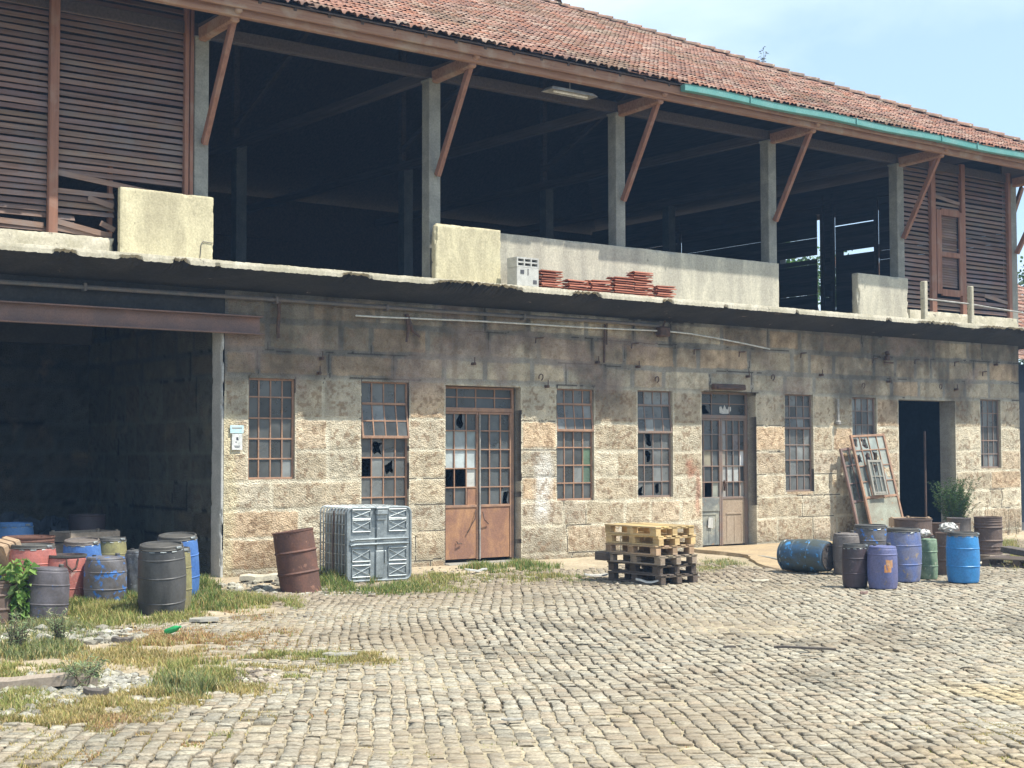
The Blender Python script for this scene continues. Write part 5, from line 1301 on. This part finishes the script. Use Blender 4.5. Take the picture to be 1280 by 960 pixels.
# right group
pf = gp(1008, 716)
e = plastic_drum('plastic_drum', (0, 0, 0), .27, .86, 'bluegreen', 'fallen blue drum lying on its side on the apron', lid='ring', lidmat='bluegreen', seed=16)
ax = (Vector((CR[0], CR[1], 0))*1.0-Vector((CF[0], CF[1], 0))*.95).normalized()    # from base end (left) to the end that faces the yard
m_ = MB(); m_.lathe([(.222, -.003), (.222, -.016), (.185, -.016), (.18, -.002), (.09, -.004), (.085, -.014), (.001, -.014)], 36, None, capb=False, capt=False)
for k in range(6): m_.rbox((.13*math.cos(k*PI/3), .13*math.sin(k*PI/3), -.008), (.08, .012, .012), Matrix.Rotation(k*PI/3, 3, 'Z'))
m_.build('drum_base', drum_dirt('scuffed black drum base', (.03, .03, .032), (.07, .06, .055), (.3, .2, .18), scale=9), e)
e.rotation_euler = ((-ax).to_track_quat('Z', 'Y')).to_euler(); e.location = Vector((pf[0], pf[1], .285))+ax*.43
plastic_drum('plastic_drum', (19.0, -5.7, 0), .225, .68, 'greybrown', 'grey brown drum behind the fallen blue drum', lid='closed', seed=17)
plastic_drum('plastic_drum', (19.55, -5.75, 0), .29, .80, 'bluegrey', 'grimy grey blue drum with clamped lid behind the violet blue drum', seed=18)
plastic_drum('plastic_drum', (17.24, -7.35, 0), .19, .64, 'purple', 'dark purple brown drum touching the violet blue drum', lid='ring', seed=19)
D_ = plastic_drum('plastic_drum', (17.42, -7.72, 0), .22, .63, 'bluepurple', 'violet blue drum with a torn ochre label nearest the yard', lid='closed', seed=20, ribs=(.8,))
m_ = MB(); vs = []
for i in range(7):
    for j in range(6):
        t = -2.35+i*.095; r = .2238+.0015*math.sin(i*2+j); vs.append((r*math.cos(t), r*math.sin(t), .25+j*.036+random.uniform(-.006, .006)))
m_.add(vs, [(i*6+j, i*6+j+1, (i+1)*6+j+1, (i+1)*6+j) for i in range(6) for j in range(5) if (i, j) not in ((0, 4), (5, 0), (5, 1), (0, 3))]); m_.build('torn_label', mat_patina('torn label', (.48, .38, .28), (.5, .22, .07), 9, .6, .8, 60, .001, third=(.2, .17, .2), thirdpos=.6), D_)
plastic_drum('plastic_drum', (18.63, -7.15, 0), .27, .83, 'bluedirty', 'scuffed blue drum with clamped lid and brown grime', seed=21)
plastic_drum('plastic_drum', (19.27, -7.12, 0), .15, .64, 'green', 'narrow pale green jerry can beside the scuffed blue drum', lid='closed', dents=.10, seed=22, squash=.8)
steel_drum('steel_drum', (20.33, -6.75, 0), .235, .68, 'brown', 'brown steel drum behind the bright blue drum', seed=23)
plastic_drum('plastic_drum', (19.19, -7.83, 0), .25, .775, 'bright', 'clean bright blue drum with dark clamp ring', seed=24)
steel_drum('steel_drum', (23.5, -5.25, .12), .25, .68, 'brown', 'ribbed brown steel drum standing on a low plank base', seed=25, extra=(.12, .2, .8, .88, .94), hoops=(.36, .72))
steel_drum('steel_drum', (23.1, -4.9, 0), .22, .78, 'greybrown', 'dark drum tucked behind the ribbed brown drum', seed=26)
steel_drum('steel_drum', (21.25, -5.3, 0), .33, .83, 'brown', 'wide dark open drum behind the scuffed blue drum', seed=27, opentop=True)
steel_drum('steel_drum', (22.3, -5.2, 0), .25, .72, 'brown', 'low brown drum between the crate and the bright blue drum', seed=28, opentop=True)
# plank base under the brown drum
mb = MB(); mb.rbox((0, 0, .09), (.62, .5, .03), bev=.004); mb.rbox((-.24, 0, .04), (.1, .48, .08), bev=.004); mb.rbox((.24, 0, .04), (.1, .48, .08), bev=.004)
o = mb.build('low_pallet', M['pold']); o.location = (23.5, -5.25, .01); tag(o, 'low plank base under the ribbed brown drum', 'pallet')
mb = MB(); mb.rbox((0, 0, .03), (.55, .2, .03), bev=.004); o = mb.build('plank', M['lip']); o.location = gp(1232, 706); o.rotation_euler = (0, 0, .2); tag(o, 'pale plank lying before the ribbed brown drum', 'plank')
# white film on the brown drum
def crumple(name, loc, size, mat, label, cat, seed, n=10):
    rs = np.random.RandomState(seed); th, ph = np.meshgrid(np.linspace(0, 2*PI, 2*n, endpoint=False), np.linspace(0, PI, n), indexing='ij')
    r = .7+.5*rs.rand(*th.shape); x = size[0]*.5*r*np.sin(ph)*np.cos(th); y = size[1]*.5*r*np.sin(ph)*np.sin(th); z_ = size[2]*.5*(1+r*np.cos(ph)*.8)
    idx = np.arange(th.size).reshape(th.shape); nx_ = np.roll(idx, -1, 0)
    F = np.stack([idx[:, :-1], nx_[:, :-1], nx_[:, 1:], idx[:, 1:]], -1).reshape(-1, 4)
    o = np_mesh(name, np.stack([x, y, z_], -1).reshape(-1, 3), F, mat); o.location = loc; tag(o, label, cat); return o
crumple('plastic_bag', (20.3, -6.75, .66), (.34, .3, .2), M['bag'], 'crumpled white bag lying on top of the brown drum', 'bag', 1)
crumple('plastic_bag', (20.0, -6.5, .6), (.2, .2, .15), M['bag'], 'small white scrap of bag behind the narrow green can', 'bag', 2)

# crates and boxes
def crate(name, loc, size, rot, label, mat, nsl=3, thick=.02):
    e = tag(empty(name, loc, rot), label, 'crate'); L, W_, H = size; m_ = MB()
    for k in range(nsl):
        z_ = H*(k+.5)/nsl; h_ = H/nsl*.8
        m_.rbox((0, -W_/2, z_), (L, thick, h_), bev=.003); m_.rbox((0, W_/2, z_), (L, thick, h_), bev=.003)
        m_.rbox((-L/2, 0, z_), (thick, W_-thick*1.2, h_), bev=.003); m_.rbox((L/2, 0, z_), (thick, W_-thick*1.2, h_), bev=.003)
    m_.build('side_boards', mat, e)
    for sx in (-1, 1):
        for sy in (-1, 1): m_ = MB(); m_.rbox((sx*(L/2-.04), sy*(W_/2-.035), H/2), (.04, .04, H), bev=.003); m_.build('corner_post', mat, e)
    m_ = MB(); m_.rbox((0, 0, .012), (L-.03, W_-.03, .02)); m_.build('crate_floor', mat, e); return e
crate('wooden_crate', (6.42, -1.9, .56), (.46, .42, .26), (.2, 1.2, .3), 'raw wood crate tipped up behind the larger red drum', M['boxwood'], 3)
steel_drum('steel_drum', (6.12, -1.9, 0), .24, .55, 'brown', 'low brown drum under the tipped wooden crate', seed=31)
crate('wooden_crate', (8.75, 1.2, 0.0), (.9, .6, .78), (0, 0, .2), 'dark wooden box inside the garage opening', M['pold'], 4)
crate('wooden_crate', (22.45, -4.3, .0), (.62, .5, .80), (0, 0, .1), 'weathered brown crate before the leaning frames', M['boxwood'], 4)
crumple('sack', (8.0, 2.4, 0), (1.0, .8, 1.1), M['dark'], 'grey sack heaped in the shade of the garage', 'sack', 5, 12)
crumple('sack', (8.8, 2.7, 0), (.9, .8, 1.0), M['dark'], 'grey sack farther right in the shade of the garage', 'sack', 6, 12)

# ================================================================== cage container lying on its side
CX = gp(468, 727); cr_yaw = math.radians(-5)
C_ = tag(empty('cage_container', (12.26, -1.62, .0), (0, 0, cr_yaw)), 'grey steel cage liquid container tipped on its side against the wall', 'container')
Wd, Dp, Hh = 1.14, 1.0, 1.17      # local: front face at y=-Dp/2
m_ = MB(); m_.rbox((0, .03, Hh/2), (Wd-.1, Dp-.12, Hh-.1), bev=.09); m_.build('tank', M['tank'], C_)
m_ = MB()
def rring(y): 
    r = .09; w2, h2 = Wd/2-.012, Hh-.012; pts = []
    for (cx2, cz2, a0) in ((w2-r, .012+r, -90), (w2-r, h2-r, 0), (-w2+r, h2-r, 90), (-w2+r, .012+r, 180)):
        for a in (0, 30, 60, 90): t = math.radians(a0+a); pts.append((cx2+r*math.cos(t), y, cz2+r*math.sin(t)))
    return pts
for i in range(9): m_.tube(rring(-Dp/2+.05+i*(Dp-.08)/8), .0115, 6, closed=True)
for z_ in [.12+i*.155 for i in range(7)]:
    for sx in (-1, 1): m_.tube([(sx*(Wd/2-.008), -Dp/2+.03, z_), (sx*(Wd/2-.008), Dp/2-.03, z_)], .0095, 6)
for x_ in [-.42+i*.14 for i in range(7)]: m_.tube([(x_, -Dp/2+.03, Hh-.006), (x_, Dp/2-.03, Hh-.006)], .0095, 6)
m_.build('cage', M['galv'], C_)
m_ = MB(); yf = -Dp/2
m_.rbox((0, yf+.01, Hh/2), (Wd-.06, .02, Hh-.05), bev=.008)
m_.build('base_plate', M['galv'], C_)
m_ = MB()
def rod(a, b, r=.013, y=yf-.012): m_.tube([(a[0], y, a[1]), (b[0], y, b[1])], r, 6)
m_.tube([(p[0]*.985, yf-.004, p[2]*.985+.008) for p in rring(0)], .02, 8, closed=True)
for z_ in (.585, .66): m_.tube([(-.50, yf-.02, z_-.02), (-.42, yf-.035, z_), (.42, yf-.035, z_+.006), (.5, yf-.02, z_+.0)], .018, 8)
for (x0, x1, z0, z1) in ((-.47, -.16, .80, .94), (.16, .47, .80, .94), (-.47, -.16, .34, .50), (.16, .47, .34, .50), (-.47, -.16, .10, .24), (.16, .47, .10, .24), (-.47, -.16, 1.0, 1.10), (.16, .47, 1.0, 1.10)):
    rod((x0, z0), (x1, z1), .0065); rod((x0, z1), (x1, z0), .0065); rod((x0, z0-.02), (x1, z0-.02), .013); rod((x0, z1+.02), (x1, z1+.02), .013); rod((x0, z0-.02), (x0, z1+.02), .008); rod((x1, z0-.02), (x1, z1+.02), .008)
m_.rbox((0, yf-.015, .74), (.12, .03, .5), bev=.01); m_.rbox((0, yf-.015, .27), (.14, .03, .42), bev=.01); m_.rbox((.09, yf-.03, .38), (.03, .03, .2), bev=.008)
m_.build('base_ribs', M['galv'], C_)
m_ = MB(); m_.rbox((.02, yf-.045, 1.08), (.2, .08, .09), bev=.015); m_.rbox((.02, yf-.03, 1.0), (.17, .05, .1), bev=.02); m_.rbox((.02, yf-.04, 1.14), (.22, .1, .03), bev=.01); m_.build('corner_bracket', M['galv'], C_)
m_ = MB(); m_.tube([(-Wd/2-.03, -.1, 0), (-Wd/2-.035, -.1, .6), (-Wd/2-.02, -.1, 1.1)], .014, 6); m_.build('bent_bar', M['iron'], C_)

# ================================================================== pallets
def pallet_parts(mat):
    L, Wd_, T = 1.2, .8, .022        # long side along y
    top = MB(); 
    for x_ in (-.34, -.17, 0, .17, .34):
        c = random.uniform(.68, 1.12); top.col = (c, c*random.uniform(.95, 1.0), c*random.uniform(.85, 1)); top.rbox((x_, random.uniform(-.006, .006), .133), (.118 if abs(x_) > .2 else .10, L+random.uniform(-.01, .01), T), Matrix.Rotation(random.uniform(-.018, .018), 3, 'Z') @ Matrix.Rotation(random.uniform(-.008, .008), 3, 'X'), bev=.003)
    for y_ in (-.53, 0, .53): top.rbox((0, y_, .111), (Wd_, .12, T), bev=.003)
    out = [('deck_boards', top)]
    for x_ in (-.34, 0, .34):
        for y_ in (-.53, 0, .53):
            blk = MB(); c = random.uniform(.7, 1.1); blk.col = (c, c*.95, c*.9); blk.rbox((x_, y_, .061), (.1, .135, .078), bev=.003); out.append(('spacer_block', blk))
        bot = MB(); bot.rbox((x_, 0, .011), (.1, L-.004, T), bev=.003); out.append(('bottom_board', bot))
    return out
PX, PY_ = 15.13+.4, -5.34+.6
plab = ['blackened bottom pallet of the stack on the cobbles', 'dark second pallet from the bottom of the stack', 'greyed pallet in the middle, third from the bottom', 'weathered pallet third from the top of the stack', 'yellow pallet just under the topmost one', 'fresh yellow pine pallet on top of the stack']
pm = [M['pdark'], M['pdark'], M['pold'], M['boxwood'], M['pnew'], M['pnew']]
offs = [(.05, .0, .02), (.07, .04, -.03), (.01, -.02, .03), (-.005, .01, -.02), (.015, .01, .025), (-.02, .0, -.012)]
for k in range(6):
    ox, oy, rz = offs[k]; e = tag(empty('pallet', (PX+ox, PY_+oy, .006+k*.1465), (0, 0, rz)), plab[k], 'pallet', 'pallets in the stack before the wall')
    for (nm, m_) in pallet_parts(pm[k]): m_.build(nm, pm[k], e)
mb = MB(); mb.rbox((0, 0, 0), (.16, .26, .13), bev=.01); o = mb.build('wood_block', M['pdark']); o.location = (PX-.42, PY_+.62, .38); tag(o, 'charred wood block sticking out of the pallet stack', 'wood block')
# dark pallet pieces at the right edge
for (nm, loc, rz, lab) in (('pallet', gp(1279, 708, .0), .3, 'broken blackened pallet lying at the edge of the yard'),):
    e = tag(empty(nm, loc, (0, 0, rz)), lab, 'pallet')
    for (nm2, m_) in pallet_parts(M['pdark']): m_.build(nm2, M['pdark'], e)
mb = MB(); mb.rbox((0, 0, .2), (.3, .9, .11), Matrix.Rotation(.1, 3, 'X'), bev=.01); o = mb.build('charred_beam', M['char']); o.location = gp(1284, 705); tag(o, 'charred timber lying across the broken black pallet', 'timber')

# ================================================================== leaning frames by the doorway
LA = math.atan2(.55, 2.35)
def lean_frame(name, loc, W_, H, ang, rz, label, cols, rws, zpan, framemat, shade, skew=0):
    e = tag(empty(name, loc), label, 'window frame'); e.rotation_euler = (Matrix.Rotation(rz, 4, 'Z') @ Matrix.Rotation(-ang, 4, 'X') @ Matrix.Rotation(skew, 4, 'Y')).to_euler()
    m_ = MB()
    for x_ in (.03, W_-.03): m_.rbox((x_, 0, H/2), (.06, .05, H), bev=.004)
    for z_ in (.03, zpan, H-.03): m_.rbox((W_/2, 0, z_), (W_-.12, .045, .05), bev=.004)
    for i in range(1, cols): m_.rbox((W_*i/cols, 0, (zpan+H)/2), (.022, .03, H-zpan-.06), bev=.002)
    for j in range(1, rws): m_.rbox((W_/2, -.003, zpan+(H-zpan)*j/rws), (W_-.12, .03, .022), bev=.002)
    m_.build('frame', framemat, e)
    g_ = MB()
    for i in range(cols):
        for j in range(rws):
            s = shade*random.uniform(.8, 1.3)
            jag_pane(g_, W_*i/cols, W_*(i+1)/cols, zpan+(H-zpan)*j/rws, zpan+(H-zpan)*(j+1)/rws, .006, random.choice(['ok', 'ok', 'ok', 'hole']), (s*.9, s, s*.9))
    g_.build('panes', M['glass'], e)
    if zpan > .2:
        g_ = MB(); g_.rbox((W_/2, .003, zpan/2), (W_-.12, .012, zpan-.08), bev=.002); g_.build('lower_panel', mat_patina('green grey sheet', (.32, .34, .27), (.22, .2, .15), 2.5, .5, .7, 30, .002, third=(.3, .17, .09), thirdpos=.62), e)
    return e
lean_frame('old_window_frame', (25.72, -.78, .02), 1.22, 2.42, LA, .03, 'large rusty glazed frame leaning on the wall beside the dark doorway', 4, 4, 1.0, M['rustbar'], .30, -.04)
lean_frame('old_window_frame', (25.55, -.55, .02), .95, 2.1, LA*.8, .05, 'narrower rusty red frame leaning behind the larger glazed frame', 3, 3, .9, M['redsteel'], .12, -.10)
e = lean_frame('casement_sash', (25.90, -.64, 1.05), .50, .80, LA, .03, 'small pale painted sash propped against the large rusty frame', 3, 2, .05, M['concrete'], .16, .0)

# ================================================================== loose stones, rubble, litter
def rubble(name, patches, label, seed, cols, kind='stuff', mat='gravel'):
    rs = np.random.RandomState(seed); ico = np.array([(0, 0, 1), (.89, 0, .45), (.28, .85, .45), (-.72, .53, .45), (-.72, -.53, .45), (.28, -.85, .45), (.72, .53, -.45), (-.28, .85, -.45), (-.89, 0, -.45), (-.28, -.85, -.45), (.72, -.53, -.45), (0, 0, -1)])
    fi = np.array([(0, 1, 2), (0, 2, 3), (0, 3, 4), (0, 4, 5), (0, 5, 1), (1, 6, 2), (2, 7, 3), (3, 8, 4), (4, 9, 5), (5, 10, 1), (6, 7, 2), (7, 8, 3), (8, 9, 4), (9, 10, 5), (10, 6, 1), (11, 7, 6), (11, 8, 7), (11, 9, 8), (11, 10, 9), (11, 6, 10)])
    Vs = []; Cs = []; Fs = []; base = 0
    for (cx, cy, rx, ry, smin, smax, cnt) in patches:
        a = G(cx, cy-ry); b = G(cx, cy+ry); c0 = (a+b)/2; ey = (a-b)/2; ex = G(cx+rx, cy)-G(cx, cy)
        r = np.sqrt(rs.rand(cnt)); t = rs.rand(cnt)*2*PI; P = c0+(r*np.cos(t))[:, None]*ex+(r*np.sin(t))[:, None]*ey
        s = smin*(smax/smin)**(rs.rand(cnt)**1.8); z0, _ = ground_z(P[:, 0], P[:, 1])
        sc = s[:, None]*rs.uniform(.6, 1.25, (cnt, 3))*np.array((1, 1, .55)); q = ico[None]*(1+rs.uniform(-.25, .25, (cnt, 12, 1)))*sc[:, None]
        an = rs.rand(cnt)*2*PI; c_, s_ = np.cos(an)[:, None], np.sin(an)[:, None]
        X = q[..., 0]*c_-q[..., 1]*s_+P[:, :1]; Y = q[..., 0]*s_+q[..., 1]*c_+P[:, 1:]; Z = q[..., 2]+z0[:, None]+sc[:, 2:]*.5
        keep = P[:, 1] < -.1; 
        X, Y, Z = X[keep], Y[keep], Z[keep]; n = len(X)
        Vs.append(np.stack([X, Y, Z], -1).reshape(-1, 3)); col = np.array(cols)[rs.randint(0, len(cols), n)]*rs.uniform(.75, 1.15, (n, 1)); Cs.append(np.repeat(col, 12, 0))
        Fs.append((base+np.arange(n)[:, None, None]*12+fi[None]).reshape(-1, 3)); base += n*12
    o = np_mesh(name, np.concatenate(Vs), np.zeros((0, 4)), M[mat], col=np.concatenate(Cs), F3=np.concatenate(Fs)); tag(o, label, None, None, kind); return o
rubble('rubble', [(55, 868, 62, 17, .012, .075, 1500), (100, 852, 70, 14, .012, .06, 1300), (20, 885, 35, 14, .015, .07, 700), (150, 856, 40, 14, .012, .05, 600), (110, 796, 70, 9, .015, .09, 420), (25, 800, 40, 12, .02, .11, 200), (330, 735, 60, 8, .02, .10, 160), (420, 740, 60, 5, .015, .07, 120)], 'pale broken stone rubble among the weeds', 81, [(.36, .34, .27), (.42, .40, .33), (.28, .26, .21), (.31, .30, .26), (.2, .185, .15)])
rubble('debris', [(310, 845, 36, 9, .012, .06, 400), (560, 722, 80, 8, .008, .05, 240), (680, 722, 90, 7, .008, .05, 260), (800, 735, 80, 7, .008, .05, 240), (960, 722, 110, 9, .008, .05, 400), (1150, 735, 130, 8, .006, .035, 300), (850, 712, 60, 5, .01, .06, 120), (700, 800, 480, 80, .004, .022, 2200), (600, 718, 360, 8, .008, .04, 700), (520, 760, 360, 14, .006, .03, 700), (980, 715, 200, 8, .006, .05, 400)], 'dark stone chips and scraps scattered near the wall', 83, [(.2, .16, .12), (.3, .25, .19), (.13, .11, .09), (.4, .36, .29)])
# countable oddments
def scrap(name, px, py, size, rz, mat, label, cat, tiltv=0.0, z_=.0):
    m_ = MB(); L, W_, H = size; n = 5; vs = []
    for i in range(n+1):
        x_ = -L/2+L*i/n; w2 = W_/2*(1-.5*abs(2*i/n-1)**2)*random.uniform(.8, 1.15); dzv = random.uniform(0, H*.5)+abs(2*i/n-1)*tiltv
        vs += [(x_, -w2, dzv), (x_, w2, dzv+random.uniform(-.3, .3)*H), (x_, w2*.9, dzv+H), (x_, -w2*.9, dzv+H*.8)]
    fs = [(0, 1, 2, 3), tuple(n*4+k for k in (3, 2, 1, 0))]
    for i in range(n):
        for k in range(4): fs.append((i*4+k, i*4+4+k, i*4+4+(k+1) % 4, i*4+(k+1) % 4))
    m_.add(vs, fs); o = m_.build(name, mat); p = gp(px, py); o.location = (p[0], p[1], z_+.005); o.rotation_euler = (0, 0, rz+YAW*-1); tag(o, label, cat); return o
scrap('stick', 1006, 815, (.62, .035, .025), -.35, M['char'], 'dark stick lying alone on the open cobbles', 'stick', z_=.02)
scrap('stick', 912, 813, (.13, .03, .02), -.1, M['char'], 'short dark chip left of the lone stick', 'stick', z_=.02)
scrap('plastic_scrap', 812, 731, (.42, .07, .03), -.2, M['bag'], 'curled white plastic strip beside the pallet stack', 'scrap', .05, z_=.01)
scrap('plastic_scrap', 745, 722, (.4, .14, .03), .3, M['bag'], 'pale sheet scrap left of the pallet stack', 'scrap', .03)
scrap('wood_scrap', 950, 727, (.28, .12, .02), .2, M['lip'], 'flat pale scrap on the ground before the apron', 'scrap')
scrap('wood_scrap', 1080, 743, (.12, .05, .03), .4, M['redsteel'], 'small reddish scrap in front of the drums', 'scrap')
scrap('wood_scrap', 595, 716, (.38, .1, .03), .25, M['block'], 'grey splinter board on the grass before the rusty door', 'scrap', .04)
scrap('stone_slab', 325, 728, (.62, .30, .09), .05, M['lip'], 'pale concrete slab lying beside the leaning rusty drum', 'slab')
scrap('stone_slab', 255, 778, (.34, .2, .04), .1, M['concrete'], 'flat grey stone in the dry grass right of the black drum', 'slab')
scrap('stone_slab', 425, 820, (.34, .16, .02), 0, M['concrete'], 'flat pale stone among the yellow tufts', 'slab', z_=.0)
scrap('rag', 120, 872, (.2, .1, .05), .0, M['char'], 'small black rag on the white rubble', 'rag', .02)
scrap('rag', 153, 806, (.22, .12, .05), .0, M['char'], 'dark rag in the grass below the green bottle', 'rag', .02)
scrap('dark_flake', 640, 905, (.16, .07, .012), -.1, M['concrete'], 'grey flake lying on the near cobbles', 'flake', z_=.022)
scrap('log', 30, 864, (1.2, .13, .10), .15, M['pold'], 'weathered grey log lying in the white rubble', 'log', z_=.0)
p = gp(207, 795); m_ = MB(); m_.lathe([(.03, 0), (.035, .01), (.035, .12), (.03, .15), (.012, .18), (.013, .2)], 14); o = m_.build('bottle', M['greenp']); o.location = (p[0], p[1], .04); o.rotation_euler = (1.2, .3, .5); tag(o, 'crushed green plastic bottle in the dry grass', 'bottle')
mb = MB(); mb.box(-60, -60, -1.2, 110, 70, 22)
hm = bpy.data.materials.new('thin blue haze'); hm.use_nodes = True; ht = hm.node_tree; ht.nodes.clear()
ho = ht.nodes.new('ShaderNodeOutputMaterial'); hv = ht.nodes.new('ShaderNodeVolumePrincipled')
hv.inputs['Color'].default_value = (.34, .60, 1, 1); hv.inputs['Density'].default_value = .0011; hv.inputs['Anisotropy'].default_value = .1
ht.links.new(hv.outputs[0], ho.inputs['Volume'])
o = mb.build('haze', hm); tag(o, kind='stuff')
print('cobbles', ncob)
